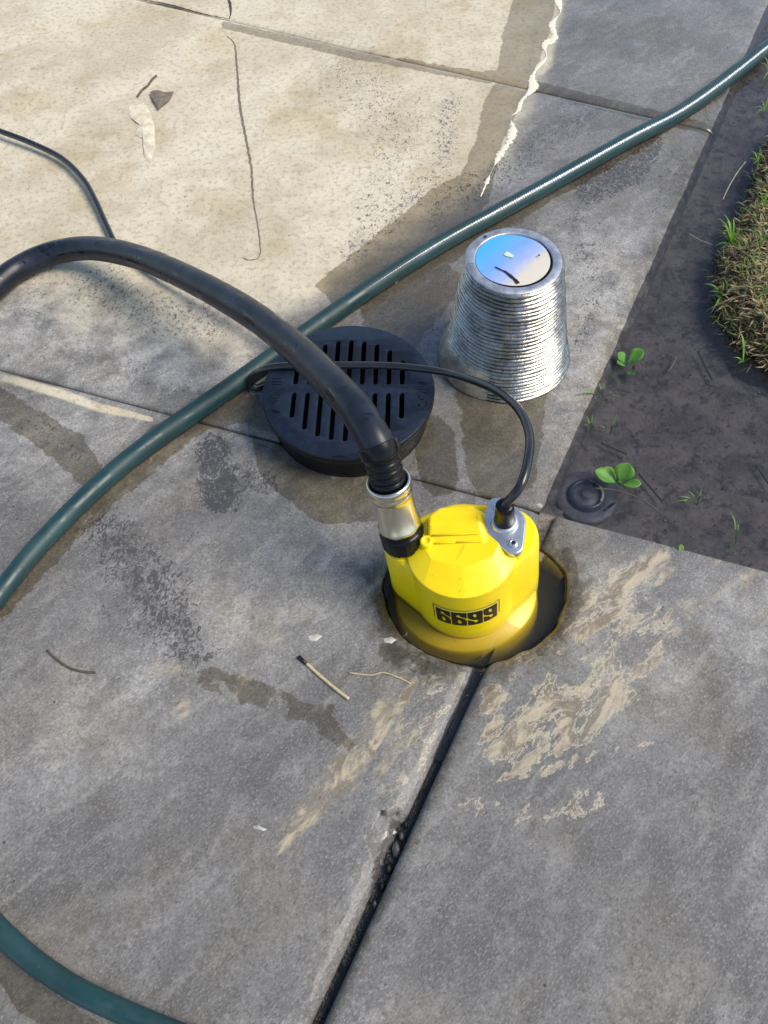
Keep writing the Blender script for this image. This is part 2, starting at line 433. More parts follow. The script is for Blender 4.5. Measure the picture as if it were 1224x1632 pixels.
    tan = T_([(1050, 900), (990, 940), (920, 1000)], [32, 42, 30], 0.5, 0.95)
    tan = T_([(1130, 880), (1224, 930)], [20, 26], 0.8, 0.7)
    tan = T_([(880, 1010), (810, 1060)], [30, 30], 0.8, 0.75)
    tan = T_([(790, 1110), (780, 1190)], [24, 20], 0.4, 0.95)
    tan = T_([(960, 1090), (900, 1130), (830, 1190)], [56, 70, 52], 0.6, 0.92)
    tan = T_([(1040, 1040), (1000, 1110)], [26, 22], 0.7, 0.75)
    tan = T_([(790, 1240), (880, 1225), (960, 1200), (1040, 1182)], [12, 12, 11, 6], 0.6, 0.85)
    tan = T_([(740, 1290), (840, 1290), (960, 1275)], [26, 34, 24], 0.8, 0.64)
    tan = T_([(640, 1050), (690, 1090)], [24, 26], 0.6, 0.8)
    tan = T_([(480, 980), (430, 1000)], [40, 40], 0.9, 0.5)
    tan = T_([(900, 1000), (1040, 990), (1200, 960)], [50, 60, 50], 0.9, 0.62)
    tan = T_([(700, 1120), (640, 1200), (560, 1280)], [50, 60, 50], 0.9, 0.60)
    rimw = stroke(Q, [(930, 1010), (880, 1120), (850, 1240)], [150, 220, 220], 0.25)
    lite = np.maximum(stroke(Q, [(0, 520), (200, 560), (380, 580)], [90, 80, 60], 0.8, 1.0), stroke(Q, [(60, 700), (200, 720), (420, 720)], [80, 80, 60], 0.9, 0.8))
    lite = np.maximum(lite, stroke(Q, [(560, 860), (350, 1000), (60, 1180)], [100, 120, 150], 0.9, 0.45))
    lite = np.maximum(lite, stroke(Q, [(960, 420), (900, 600)], [90, 90], 0.8, 0.9))
    lite = np.maximum(lite, stroke(Q, [(960, 960), (1224, 1000), (1000, 1060)], [90, 90, 80], 0.8, 0.6))
    film = np.maximum(polymask(Q, [(880, -400), (850, 120), (720, 340), (560, 480), (700, 900), (1300, 1050), (1500, -400)], 40, 0.55),
                      stroke(Q, [(640, 760), (480, 850), (560, 960)], [120, 120, 90], 0.5, 0.5))
    film = np.maximum(film, stroke(Q, [(900, 950), (900, 1200)], [160, 180], 0.5, 0.6))
    pit = np.maximum(pit, stroke(Q, [(630, 1315), (612, 1370), (590, 1450)], [16, 18, 8], 0.5, 1.15))
    film = np.maximum(film, 0.22*sstep(Q[:, 1], 380, 520))
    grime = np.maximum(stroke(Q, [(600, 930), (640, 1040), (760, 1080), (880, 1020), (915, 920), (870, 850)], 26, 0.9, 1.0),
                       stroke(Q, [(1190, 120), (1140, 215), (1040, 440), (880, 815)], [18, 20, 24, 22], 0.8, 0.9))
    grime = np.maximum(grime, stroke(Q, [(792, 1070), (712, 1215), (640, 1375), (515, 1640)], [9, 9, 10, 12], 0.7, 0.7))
    for nm, arr in (('silt', silt), ('wet', wet), ('pit', pit), ('tan', tan), ('rimw', rimw), ('film', film), ('lite', lite), ('grime', grime)):
        arr = np.where(ok, arr, 0.0)
        at_ = me.attributes.new(nm, 'FLOAT', 'POINT'); at_.data.foreach_set('value', arr.astype(np.float32))

HC = at(755, 934); HOLE_R = 0.0915
def hole_r(ang):
    b = 0.079 if math.sin(ang) < 0 else 0.062
    return HOLE_R*b/math.hypot(b*math.cos(ang), HOLE_R*math.sin(ang))*(1+0.015*math.sin(3*ang+1)+0.01*math.sin(7*ang)+0.006*math.sin(19*ang)+0.012*mnoise.noise(Vector((math.cos(ang)*6, math.sin(ang)*6, 1))))
PUMPDIR = (at(800, 930)-at(690, 930)).normalized()

def slab(name, ucols, vfun, vn, bdir, edges, radii, thick=0.05, chip=None, cut=False):
    """ucols: u values; vfun(u)->(v0, v1); edges: which of u0,u1,v0,v1 are joint edges and their rounding radii"""
    nu = len(ucols); nv = len(vn); V = np.zeros((nu*nv, 3)); 
    sinA = abs(aD.x*bdir.y-aD.y*bdir.x)
    k = 0
    for i, u in enumerate(ucols):
        v0, v1 = vfun(u)
        L = v1-v0
        for j, t in enumerate(vn):
            v = v0+(L*t if t <= 1 else 0)
            V[k, 0] = O0.x+aD.x*u+bdir.x*v; V[k, 1] = O0.y+aD.y*u+bdir.y*v
            z = 0.0
            for e, r in zip(edges, radii):
                d = {'u0': (u-ucols[0])*sinA, 'u1': (ucols[-1]-u)*sinA, 'v0': L*t*sinA, 'v1': L*(1-t)*sinA}[e]
                wav = 1+0.25*mnoise.noise(Vector((V[k, 0]*9, V[k, 1]*9, 3)))+0.16*mnoise.noise(Vector((V[k, 0]*60, V[k, 1]*60, 8)))
                rr = r[0]*wav
                if d < rr:
                    q = 1-d/rr; z -= r[1]*(1-math.sqrt(max(0, 1-q*q)))
            x_, y_ = V[k, 0], V[k, 1]
            z += 0.0007*mnoise.noise(Vector((x_*18, y_*18, 0)))
            V[k, 2] = z; k += 1
    if chip is not None: chip(V)
    idx = np.arange(nu*nv).reshape(nu, nv)
    F = np.stack([idx[:-1, :-1], idx[1:, :-1], idx[1:, 1:], idx[:-1, 1:]], -1).reshape(-1, 4)
    keep = np.ones(len(F), bool)
    verts = V; faces = F.tolist()
    if cut:
        rel = V[:, :2]-np.array([HC.x, HC.y]); dist = np.linalg.norm(rel, axis=1); an = np.arctan2(rel[:, 1], rel[:, 0])
        hr = np.array([hole_r(a) for a in an])
        inside = dist < hr
        cnt = inside[F].sum(1)
        keep = cnt < 4
        # snap inside vertices of kept faces to the rim, rounded down
        used = np.unique(F[keep]); snap = used[inside[used]]
        V[snap, 0] = HC.x+np.cos(an[snap])*hr[snap]; V[snap, 1] = HC.y+np.sin(an[snap])*hr[snap]
        dd = dist-hr; near = (dd < 0.007)
        q = np.clip(1-dd/0.007, 0, 1)
        V[:, 2] -= np.where(near, 0.006*(1-np.sqrt(1-q*q)), 0)
        faces = F[keep].tolist()
    # drop skirts along the four borders
    base = len(V); extra = []; fb = []
    def skirt(line):
        nonlocal base
        s = base
        for a in line: extra.append((V[a, 0], V[a, 1], -thick)); base += 1
        for m_ in range(len(line)-1): fb.append((line[m_], line[m_+1], s+m_+1, s+m_))
    skirt(list(idx[0, :])); skirt(list(idx[-1, :])); skirt(list(idx[:, 0])); skirt(list(idx[:, -1]))
    VV = np.concatenate([V, np.array(extra)]) if extra else V
    me = bpy.data.meshes.new(name); me.from_pydata(VV.tolist(), [], faces+fb); me.update()
    bm = bmesh.new(); bm.from_mesh(me); bmesh.ops.delete(bm, geom=[v for v in bm.verts if not v.link_faces], context='VERTS')
    bmesh.ops.recalc_face_normals(bm, faces=bm.faces)
    up = sum(f.normal.z for f in list(bm.faces)[:200])
    if up < 0: bmesh.ops.reverse_faces(bm, faces=bm.faces)
    bm.to_mesh(me); bm.free()
    VV = np.zeros(len(me.vertices)*3); me.vertices.foreach_get('co', VV); paint(me, VV.reshape(-1, 3))
    o = link_mesh(name, me, CONC); tag(o, kind='structure')
    return o

ST = 0.0028
GA = 0.0090; GB = 0.0018
def chipA(V):          # broken edge beside the long joint
    p = np.array([[at(626, 1325).x, at(626, 1325).y], [at(592, 1450).x, at(592, 1450).y]])
    for i in range(len(V)):
        x, y = V[i, 0], V[i, 1]
        a, b = p; ab = b-a; t = max(0, min(1, ((x-a[0])*ab[0]+(y-a[1])*ab[1])/(ab@ab)))
        d = math.hypot(x-a[0]-t*ab[0], y-a[1]-t*ab[1])
        if d < 0.03:
            n = mnoise.noise(Vector((x*60, y*60, 1)))*0.006+mnoise.noise(Vector((x*170, y*170, 5)))*0.004
            lim = 0.0205*(1-0.6*t)*(0.55+0.45*math.sin(PI*min(1, t*2+0.15)))+n
            if d < lim: V[i, 2] -= 0.004+0.4*abs(n)+0.005*(1-d/max(lim, 1e-4))
un = axis_vals(-1.1, -GA/2, ST, -0.62, 0.0)
vl = axis_vals(-0.95, -GB/2, ST, -0.60, 0.0); tl = (vl-vl[0])/(vl[-1]-vl[0])
slab('pavement_slab', un, lambda u: (vl[0], vl[-1]), tl, bL, ['u1', 'v1'], [(0.034, 0.0105), (0.012, 0.004)], chip=chipA, cut=True)
up_ = axis_vals(GA/2, 1.0, ST, 0.0, 0.45)
vl2 = axis_vals(-0.95, -0.001, ST, -0.60, 0.0); tl2 = (vl2-vl2[0])/(vl2[-1]-vl2[0])
slab('pavement_slab', up_, lambda u: (vl2[0], vl2[-1]), tl2, bL, ['u0', 'v1'], [(0.007, 0.006), (0.004, 0.003)], cut=True)
um = axis_vals(-2.2, -0.0005, ST, -1.0, 0.0)
vm0 = GB/2
vmid = axis_vals(0, 0.75, ST*1.1, 0.0, 0.75); tm = (vmid-vmid[0])/(vmid[-1]-vmid[0])
slab('pavement_slab', um, lambda u: (vm0, vC(u)-0.0006), tm, bU, ['u1', 'v0', 'v1'], [(0.028, 0.016), (0.010, 0.005), (0.014, 0.004)])
uf = axis_vals(-2.6, -0.0005, ST*2, -1.5, 0.0)
vfar = axis_vals(0, 1.6, ST*1.8, 0.0, 0.75); tf = (vfar-vfar[0])/(vfar[-1]-vfar[0])
slab('pavement_slab', uf, lambda u: (vC(u)+0.0006, vC(u)+1.6), tf, bU, ['u1', 'v0'], [(0.028, 0.016), (0.014, 0.004)])

# fill under the joints
def quad_strip(name, pts, wd, z, mat, kind='structure'):
    v = []; f = []
    for i, p in enumerate(pts):
        a = pts[max(0, i-1)]; b = pts[min(len(pts)-1, i+1)]; t = (b-a).normalized(); n = Vector((-t.y, t.x, 0))
        for s in (-1, 1): v.append((p.x+n.x*wd*s, p.y+n.y*wd*s, z+0.0022*mnoise.noise(Vector((p.x*45, p.y*45, s*0.3)))))
        if i: f.append((2*i-2, 2*i, 2*i+1, 2*i-1))
    o = mesh_obj(name, v, f, mat); tag(o, kind=kind); return o
lineA = [O0-bL*t for t in np.linspace(0.0, 0.95, 200)]
linA2 = [p for p in lineA if (p-HC).length > 0.0785 and (O0-p).length > 0.05]
quad_strip('joint_mud', [O0-bL*t for t in np.linspace(-0.012, 0.10, 24) if (O0-bL*t-HC).length > 0.068 or t < 0.01], 0.011, -0.006, MUD)
quad_strip('joint_filler', linA2, 0.010, -0.0150, FILL)
quad_strip('joint_filler', [O0+aD*t for t in np.linspace(-1.1, -0.002, 120)], 0.006, -0.0065, FILL)
quad_strip('joint_filler', [c0+cd*t for t in np.linspace(-1.0, (c1-c0).length-0.01, 120)], 0.006, -0.0055, FILL)

wl = [p for p in lineA if (p-HC).length > 0.0775 and (p-HC).length < 0.175 and (O0-p).length > 0.05]
quad_strip('joint_water', wl, 0.0065, -0.0075, WATER)
# ground far around everything
v = [(-60, -60, -0.062), (60, -60, -0.062), (60, 60, -0.062), (-60, 60, -0.062)]
tag(mesh_obj('ground', v, [(0, 1, 2, 3)], GROUND, smooth=False), kind='structure')
# pond bed
us = np.linspace(-0.012, 1.6, 200); vs = np.linspace(-0.012, 2.2, 240); V = []
for u in us:
    for vv in vs:
        p = O0+aD*u+bU*vv
        z = -0.024+0.004*mnoise.noise(Vector((p.x*9, p.y*9, 0)))+0.0022*mnoise.noise(Vector((p.x*45, p.y*45, 4)))
        if u < 0.03: z += 0.004*(1-u/0.03)
        V.append((p.x, p.y, z))
nv_ = len(vs); F = [(i*nv_+j, (i+1)*nv_+j, (i+1)*nv_+j+1, i*nv_+j+1) for i in range(len(us)-1) for j in range(nv_-1)]
tag(mesh_obj('pond_bed', V, F, MUD), kind='structure')
WZ = -0.0035
p = [O0+aD*a+bU*b for a, b in ((-0.011, 0.0005), (1.6, 0.0005), (1.6, 2.2), (-0.011, 2.2))]
tag(mesh_obj('pond_water', [(q.x, q.y, WZ) for q in p], [(0, 1, 2, 3)], WATER, smooth=False), kind='structure')

# the pit that holds the pump
seg = 64; prof = [(1.004, -0.003), (0.995, -0.02), (0.97, -0.05), (0.93, -0.085), (0.6, -0.09), (0.02, -0.092)]
V = []; F = []
for pr, z in prof:
    for k in range(seg):
        a = 2*PI*k/seg; r = hole_r(a)*pr*(1+0.02*mnoise.noise(Vector((math.cos(a)*4, math.sin(a)*4, z*60))))
        if z > -0.01: r = hole_r(a)*pr
        V.append((HC.x+r*math.cos(a), HC.y+r*math.sin(a), z))
for i in range(len(prof)-1):
    for k in range(seg):
        k2 = (k+1) % seg; F.append((i*seg+k, i*seg+k2, (i+1)*seg+k2, (i+1)*seg+k))
tag(mesh_obj('sump_pit', V, F, HOLEM), kind='structure')
mw = mat_water('sump_water', (0.9, 0.9, 0.85), 0.03)
vol = mw.n('ShaderNodeVolumePrincipled'); mw.put(vol.inputs['Color'], (0.56, 0.52, 0.38)); vol.inputs['Density'].default_value = 13
mw.put(mw.out.inputs[1], vol)
PW = -0.006
V = []; F = []
for z in (-0.086, PW):
    for k in range(seg):
        a = 2*PI*k/seg; r = hole_r(a)*(0.90 if z < -0.05 else 0.992); V.append((HC.x+r*math.cos(a), HC.y+r*math.sin(a), z))
for k in range(seg): F.append((k, (k+1) % seg, seg+(k+1) % seg, seg+k))
F.append(tuple(range(seg))[::-1]); F.append(tuple(range(seg, 2*seg)))
tag(mesh_obj('sump_water', V, F, mw.m, smooth=False), kind='structure')

# ------------------------------------------------------------------ object materials
def mat_yellow():
    m = Mat('yellow_plastic')
    n1 = m.noise(40, 4); c = m.mix(m.step(n1, 0.3, 0.7), (0.98, 0.69, 0.001), (0.99, 0.73, 0.001))
    sc = m.noise(60, 3, 0.5, m.co((1, 1, 0.2)), 2.0); dirt = m.step(sc, 0.70, 0.74)
    c = m.mix(m.math('MULTIPLY', dirt, 0.45), c, (0.30, 0.20, 0.01))
    scr = m.step(m.noise(220, 2, 0.5, m.co((1, 0.06, 0.5), (0.3, 0.2, R(35)))), 0.70, 0.73)
    c = m.mix(m.math('MULTIPLY', scr, 0.35), c, (0.40, 0.27, 0.02))
    xyz = m.n('ShaderNodeSeparateXYZ'); m.put(xyz.inputs[0], m.co())
    line = m.step(m.math('ADD', xyz.outputs[2], m.math('MULTIPLY', m.math('SUBTRACT', m.noise(50, 5, 0.65), 0.5), 0.016)), 0.010, -0.004)
    c = m.mix(m.math('MULTIPLY', line, 0.55), c, (0.52, 0.38, 0.05))
    film = m.step(m.noise(130, 5, 0.7), 0.58, 0.72)
    c = m.mix(m.math('MULTIPLY', film, 0.12), c, (0.60, 0.50, 0.25))
    m.principled(Base_Color=c, Roughness=m.math('ADD', 0.24, m.math('MULTIPLY', n1, 0.2)), Normal=m.bump(m.noise(700, 2), 0.05, 0.0004),
                 Subsurface_Weight=0.0, Specular_IOR_Level=0.5)
    return m.m
YEL = mat_yellow()
BLK = mat_simple('black_plastic', (0.006, 0.006, 0.007), 0.26, 0, 0.3, 60, 0.15, 0.0004, 500, spec=0.28)
def mat_grate():
    m = Mat('grate_plastic')
    n1 = m.noise(30, 5, 0.6); dust = m.step(m.noise(120, 5, 0.7), 0.45, 0.75)
    c = m.mix(m.math('MULTIPLY', dust, 0.5), (0.008, 0.013, 0.026), (0.022, 0.033, 0.060))
    wetp = m.step(m.noise(13, 4, 0.6, m.co((0.6, 2.0, 1))), 0.56, 0.6)
    m.principled(Base_Color=m.mix(wetp, c, (0.008, 0.010, 0.014)), Roughness=m.mix(wetp, (0.32,)*3, (0.06,)*3), Normal=m.bump(m.noise(250, 3), 0.12, 0.0006))
    return m.m
GRT = mat_grate()
def mat_hose_black():
    m = Mat('hose_rubber')
    a = m.noise(26, 5, 0.65); b = m.noise(140, 4, 0.65)
    wetp = m.step(m.noise(38, 4, 0.6), 0.55, 0.60)
    c = m.mix(m.step(a, 0.35, 0.7), (0.007, 0.010, 0.017), (0.020, 0.025, 0.036))
    c = m.mix(m.math('MULTIPLY', m.step(b, 0.62, 0.78), 0.5), c, (0.075, 0.07, 0.06))
    c = m.mix(wetp, c, (0.008, 0.010, 0.016))
    m.principled(Base_Color=c, Roughness=m.mix(wetp, (0.36,)*3, (0.12,)*3), Normal=m.bump(b, 0.15, 0.0006), Specular_IOR_Level=0.4)
    return m.m
HOSEB = mat_hose_black()
def mat_hose_green():
    m = Mat('hose_green')
    a = m.noise(20, 5, 0.65); b = m.noise(200, 4, 0.65)
    c = m.mix(m.step(a, 0.35, 0.7), (0.010, 0.038, 0.040), (0.018, 0.060, 0.064))
    c = m.mix(m.math('MULTIPLY', m.step(b, 0.60, 0.80), 0.35), c, (0.12, 0.13, 0.11))
    wetp = m.step(m.noise(30, 4, 0.6), 0.5, 0.56)
    m.principled(Base_Color=m.mix(m.math('MULTIPLY', wetp, 0.5), c, (0.008, 0.045, 0.050)), Roughness=m.mix(wetp, (0.52,)*3, (0.36,)*3), Normal=m.bump(b, 0.12, 0.0006))
    return m.m
HOSEG = mat_hose_green()
CORDM = mat_simple('cord_rubber', (0.016, 0.017, 0.020), 0.28, 0, 0.3, 80, 0.2, 0.0005, 300, coat=0.3)
BRASS = mat_simple('pale_brass', (0.74, 0.69, 0.56), 0.24, 1.0, 0.12, 50, 0.1, 0.0004, 300)
STEEL = mat_simple('cast_alloy', (0.62, 0.64, 0.68), 0.34, 0.9, 0.15, 90, 0.3, 0.0006, 400)
def mat_foil():
    m = Mat('duct_foil')
    a = m.noise(35, 5, 0.7); b = m.noise(220, 3, 0.6)
    c = m.mix(m.step(a, 0.35, 0.65), (0.25, 0.23, 0.19), (0.52, 0.50, 0.45))
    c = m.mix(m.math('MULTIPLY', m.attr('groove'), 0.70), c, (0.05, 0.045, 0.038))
    g = m.step(m.noise(90, 4, 0.7, m.co((1, 1, 3))), 0.60, 0.68)
    c = m.mix(m.math('MULTIPLY', g, 0.6), c, (0.16, 0.14, 0.11))
    m.principled(Base_Color=c, Roughness=m.math('ADD', 0.14, m.math('MULTIPLY', a, 0.22)), Metallic=1.0, Normal=m.bump(b, 0.35, 0.0008))
    return m.m
FOIL = mat_foil()
def mat_lidsky():  # sky reflection painted into the lid colour, blue to cream
    m = Mat('painted_sky_metal')
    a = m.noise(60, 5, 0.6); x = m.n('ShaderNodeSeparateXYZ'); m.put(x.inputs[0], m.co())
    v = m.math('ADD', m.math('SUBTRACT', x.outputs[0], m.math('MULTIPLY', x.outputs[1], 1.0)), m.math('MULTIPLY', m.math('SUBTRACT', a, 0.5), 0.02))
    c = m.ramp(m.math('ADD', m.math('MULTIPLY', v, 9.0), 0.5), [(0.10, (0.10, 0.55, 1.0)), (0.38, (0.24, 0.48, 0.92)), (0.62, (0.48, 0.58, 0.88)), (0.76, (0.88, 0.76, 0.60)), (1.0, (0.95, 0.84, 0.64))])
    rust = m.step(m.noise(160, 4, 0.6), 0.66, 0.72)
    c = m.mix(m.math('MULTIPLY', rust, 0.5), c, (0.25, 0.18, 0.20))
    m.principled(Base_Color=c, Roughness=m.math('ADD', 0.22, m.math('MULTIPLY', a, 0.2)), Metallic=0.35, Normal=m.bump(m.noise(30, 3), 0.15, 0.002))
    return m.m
LIDSKY = mat_lidsky()
LOOSE = mat_simple('wrinkled_foil', (0.52, 0.48, 0.40), 0.45, 0.5, 0.4, 60, 0.8, 0.003, 90)
LIDR = mat_simple('dull_alloy', (0.50, 0.51, 0.54), 0.42, 0.75, 0.35, 130, 0.3, 0.0006, 300)
INK = mat_simple('black_ink', (0.010, 0.009, 0.009), 0.4, 0, 0.2)
DARK = mat_simple('matte_black', (0.006, 0.006, 0.006), 0.9, 0, 0.3, 60, 0.3, 0.001, 100, spec=0.1)
DECAL = mat_simple('label_yellow', (0.90, 0.78, 0.12), 0.3, 0, 0.08)
REFLM = mat_simple('painted_reflection', (0.80, 0.75, 0.58), 0.5, 0, 0.15, 200, 0.5, 0.001, 500)
CRUSTM = mat_simple('pale_crust', (0.68, 0.60, 0.44), 0.8, 0, 0.3, 70, 0.6, 0.002, 200)
CRACK = mat_simple('crack_dirt', (0.055, 0.048, 0.040), 0.9, 0, 0.4, 100)
CRACKB = mat_simple('crack_dirt_brown', (0.20, 0.165, 0.115), 0.9, 0, 0.4, 100)
WOOD = mat_simple('dry_straw', (0.52, 0.42, 0.24), 0.6, 0, 0.25, 200, 0.3, 0.0005, 600)
BARK = mat_simple('dark_twig', (0.10, 0.08, 0.06), 0.8, 0, 0.4, 150, 0.4, 0.0008, 500)
DBROWN = mat_simple('dark_brown', (0.19, 0.155, 0.11), 0.7, 0, 0.4, 120, 0.4, 0.0008, 400)
CHIPM = mat_simple('wet_stone', (0.10, 0.10, 0.095), 0.3, 0, 0.4, 150, 0.4, 0.001, 300, coat=0.5)
PALEF = mat_simple('pale_fleck', (0.62, 0.72, 0.52), 0.5)
PEB = mat_simple('painted_glint', (0.55, 0.52, 0.44), 0.7, 0, 0.3, 150)

def mat_plant(name, c1, c2, scale=80):
    m = Mat(name)
    a = m.noise(scale, 3); c = m.mix(m.step(a, 0.35, 0.65), c1, c2)
    p = m.principled(Base_Color=c, Roughness=0.45, Specular_IOR_Level=0.4, Subsurface_Weight=0.0)
    tl_ = m.n('ShaderNodeBsdfTranslucent'); m.put(tl_.inputs[0], c)
    ms = m.n('ShaderNodeMixShader'); ms.inputs[0].default_value = 0.35; m.put(ms.inputs[1], p); m.put(ms.inputs[2], tl_); m.put(m.out.inputs[0], ms)
    return m.m
def mat_leaf():
    return mat_plant('leaf_green', (0.11, 0.31, 0.05), (0.24, 0.48, 0.09), 45)
LEAF = mat_leaf() if True else mat_plant('leaf_green', (0.16, 0.42, 0.06), (0.26, 0.55, 0.09))
GRASSG = mat_plant('grass_green', (0.12, 0.32, 0.03), (0.24, 0.46, 0.05))
DIMG = mat_plant('dull_green', (0.13, 0.27, 0.07), (0.22, 0.36, 0.09))
GRASSD = mat_plant('olive_grass', (0.13, 0.19, 0.04), (0.26, 0.32, 0.09), 60)
DEAD = mat_plant('dead_grass', (0.30, 0.21, 0.10), (0.62, 0.50, 0.30), 130)
DEADD = mat_plant('dark_thatch', (0.07, 0.045, 0.025), (0.15, 0.095, 0.05), 130)
PALEG = mat_plant('pale_blade', (0.40, 0.38, 0.24), (0.52, 0.50, 0.36), 130)

# ------------------------------------------------------------------ pump
P0 = at(740, 920); yaw = math.atan2(PUMPDIR.y, PUMPDIR.x)
TILT = R(-5.5)
pump = empty('submersible_pump', P0); pump.rotation_euler = (R(0), TILT, yaw)
tag(pump, 'yellow submersible utility pump numbered 6699 standing in the round water-filled pit', 'pump')
PMW = Matrix.Translation(P0) @ Matrix.Rotation(yaw, 4, 'Z') @ Matrix.Rotation(TILT, 4, 'Y')
def hull_outline(circles, n=96):
    pts = []
    for cx, cy, r in circles:
        for k in range(n): pts.append((cx+r*math.cos(2*PI*k/n), cy+r*math.sin(2*PI*k/n)))
    pts = sorted(set(pts))
    def cross(o, a, b): return (a[0]-o[0])*(b[1]-o[1])-(a[1]-o[1])*(b[0]-o[0])
    lo = []
    for p in pts:
        while len(lo) >= 2 and cross(lo[-2], lo[-1], p) <= 0: lo.pop()
        lo.append(p)
    hi = []
    for p in reversed(pts):
        while len(hi) >= 2 and cross(hi[-2], hi[-1], p) <= 0: hi.pop()
        hi.append(p)
    return lo[:-1]+hi[:-1]
def add_loft(bm, rings, cap=True):
    vs_ = [[bm.verts.new(p) for p in r] for r in rings]
    n = len(vs_[0])
    for a, b in zip(vs_, vs_[1:]):
        for k in range(n): bm.faces.new((a[k], a[(k+1) % n], b[(k+1) % n], b[k]))
    if cap:
        bm.faces.new(vs_[-1]); bm.faces.new(list(reversed(vs_[0])))
def resample2(loop, n):
    P = [Vector((x, y, 0)) for x, y in loop]; P.append(P[0]); L = [0]
    for a, b in zip(P, P[1:]): L.append(L[-1]+(b-a).length)
    out = []; j = 0
    for k in range(n):
        t = L[-1]*k/n
        while L[j+1] < t: j += 1
        out.append(P[j].lerp(P[j+1], (t-L[j])/(L[j+1]-L[j])))
    return [(p.x, p.y) for p in out]
DR = 0.0500; DY = -0.0105    # front drum radius and centre
bm = bmesh.new()
def ringof(c, z, off=0.0, n=128):
    lp = resample2(hull_outline([(x, y, max(r+off, 0.002)) for x, y, r in c]), n); return [Vector((x, y, z)) for x, y in lp]
shell = [(-0.0505, 0.000, 0.0205), (0.040, 0.004, 0.031), (-0.004, 0.000, 0.034), (0.0, DY+0.0035, 0.0485)]
def sh(z, off):   # the shell flares towards the bottom
    return ringof(shell, z, off)
add_loft(bm, [sh(-0.05, 0.004), sh(0.0, 0.003), sh(0.070, 0.0), sh(0.0755, -0.0012), sh(0.0785, -0.0045)])
# outlet port column, slightly taller
def circ(cx, cy, r, z, n=48): return [Vector((cx+r*math.cos(2*PI*k/n), cy+r*math.sin(2*PI*k/n), z)) for k in range(n)]
PX, PY = -0.0515, 0.000
add_loft(bm, [circ(PX, PY, 0.0225, -0.04), circ(PX, PY, 0.0212, 0.074), circ(PX, PY, 0.020, 0.0785), circ(PX, PY, 0.016, 0.080)])
# front drum with faceted shoulder
n = 16
def drum_ring(r, z, y=DY, sx=1.0, sy=1.0, n=96): return [Vector((r*sx*math.cos(2*PI*k/n), min(y+r*sy*math.sin(2*PI*k/n), 0.014), z)) for k in range(n)]
add_loft(bm, [drum_ring(DR+0.0025, -0.05), drum_ring(DR+0.0015, 0.0), drum_ring(DR, 0.0815), drum_ring(DR-0.0012, 0.0832)])
def poly_ring(rx, ry, z, cy, n=10, rot=0.0):
    return [Vector((rx*math.cos(2*PI*(k+0.5)/n+rot), cy+ry*math.sin(2*PI*(k+0.5)/n+rot), z)) for k in range(n)]
# facets: ten-sided frustum
def facet(n=10):
    pass
# upper block: sloping face then flat top
def block(pts_lo, pts_hi):
    a = [bm.verts.new(p) for p in pts_lo]; b = [bm.verts.new(p) for p in pts_hi]; m_ = len(a)
    for k in range(m_): bm.faces.new((a[k], a[(k+1) % m_], b[(k+1) % m_], b[k]))
    bm.faces.new(b); bm.faces.new(a[::-1])
housing = bm_obj('housing', bm, YEL, pump, angle=26)
bm = bmesh.new()
def face_ring(R0, rx, ry, cy, z, n=8, N=96):
    out = []
    for k in range(N):
        a = 2*PI*k/N; q = (a % (2*PI/n))-PI/n; rr_ = math.cos(PI/n)/math.cos(q) if R0 is None else 1
        out.append(Vector(((R0 or rx)*math.cos(a)*rr_, min(cy+(R0 or ry)*math.sin(a)*rr_, 0.014), z)))
    return out
add_loft(bm, [face_ring(DR+0.0002, 0, 0, DY, 0.0815), face_ring(DR+0.0002, 0, 0, DY, 0.0824), face_ring(DR-0.0006, 0, 0, DY, 0.0832), face_ring(None, 0.038, 0.032, -0.004, 0.0935)])
for e in bm.edges: e.smooth = True
bm_obj('faceted_shoulder', bm, YEL, pump, angle=7)
# raised handle block with bevelled edges
bm = bmesh.new()
lo = [(-0.031, -0.020, 0.089), (0.026, -0.020, 0.089), (0.030, 0.004, 0.074), (0.030, 0.026, 0.072), (0.014, 0.036, 0.072), (-0.022, 0.035, 0.072), (-0.034, 0.022, 0.074)]
hi = [(-0.028, 0.003, 0.106), (0.016, 0.003, 0.106), (0.019, 0.005, 0.105), (0.020, 0.013, 0.1035), (0.010, 0.020, 0.106), (-0.018, 0.019, 0.106), (-0.028, 0.012, 0.105)]
a = [bm.verts.new(p) for p in lo]; b = [bm.verts.new(p) for p in hi]
for k in range(7): bm.faces.new((a[k], a[(k+1) % 7], b[(k+1) % 7], b[k]))
bm.faces.new(b); bm.faces.new(a[::-1])
bmesh.ops.bevel(bm, geom=[e for e in bm.edges if max(v.co.z for v in e.verts) > 0.1], offset=0.004, segments=3, affect='EDGES', profile=0.6)
bm_obj('handle_block', bm, YEL, pump, angle=34)
# small moulded ribs on the sloping face, and the knob beside the port
bm = bmesh.new()
def add_box(bm, c, s, rot=Matrix.Identity(3), bev=0.0):
    g = bmesh.ops.create_cube(bm, size=1.0); vs_ = g['verts']
    for v_ in vs_: v_.co = rot @ Vector((v_.co.x*s[0], v_.co.y*s[1], v_.co.z*s[2]))+Vector(c)
    if bev:
        es = {e for v_ in vs_ for e in v_.link_edges}
        bmesh.ops.bevel(bm, geom=list(es), offset=bev, segments=2, affect='EDGES')
rr = Matrix.Rotation(R(36), 3, 'X')
add_box(bm, (-0.005, -0.0062, 0.1002), (0.042, 0.0018, 0.002), rr, 0.0006)
add_box(bm, (-0.015, -0.0120, 0.0958), (0.020, 0.0014, 0.0016), rr, 0.0005)
add_box(bm, (0.007, -0.0120, 0.0958), (0.024, 0.0014, 0.0016), rr, 0.0005)
bm_obj('moulded_rib', bm, YEL, pump, angle=30)
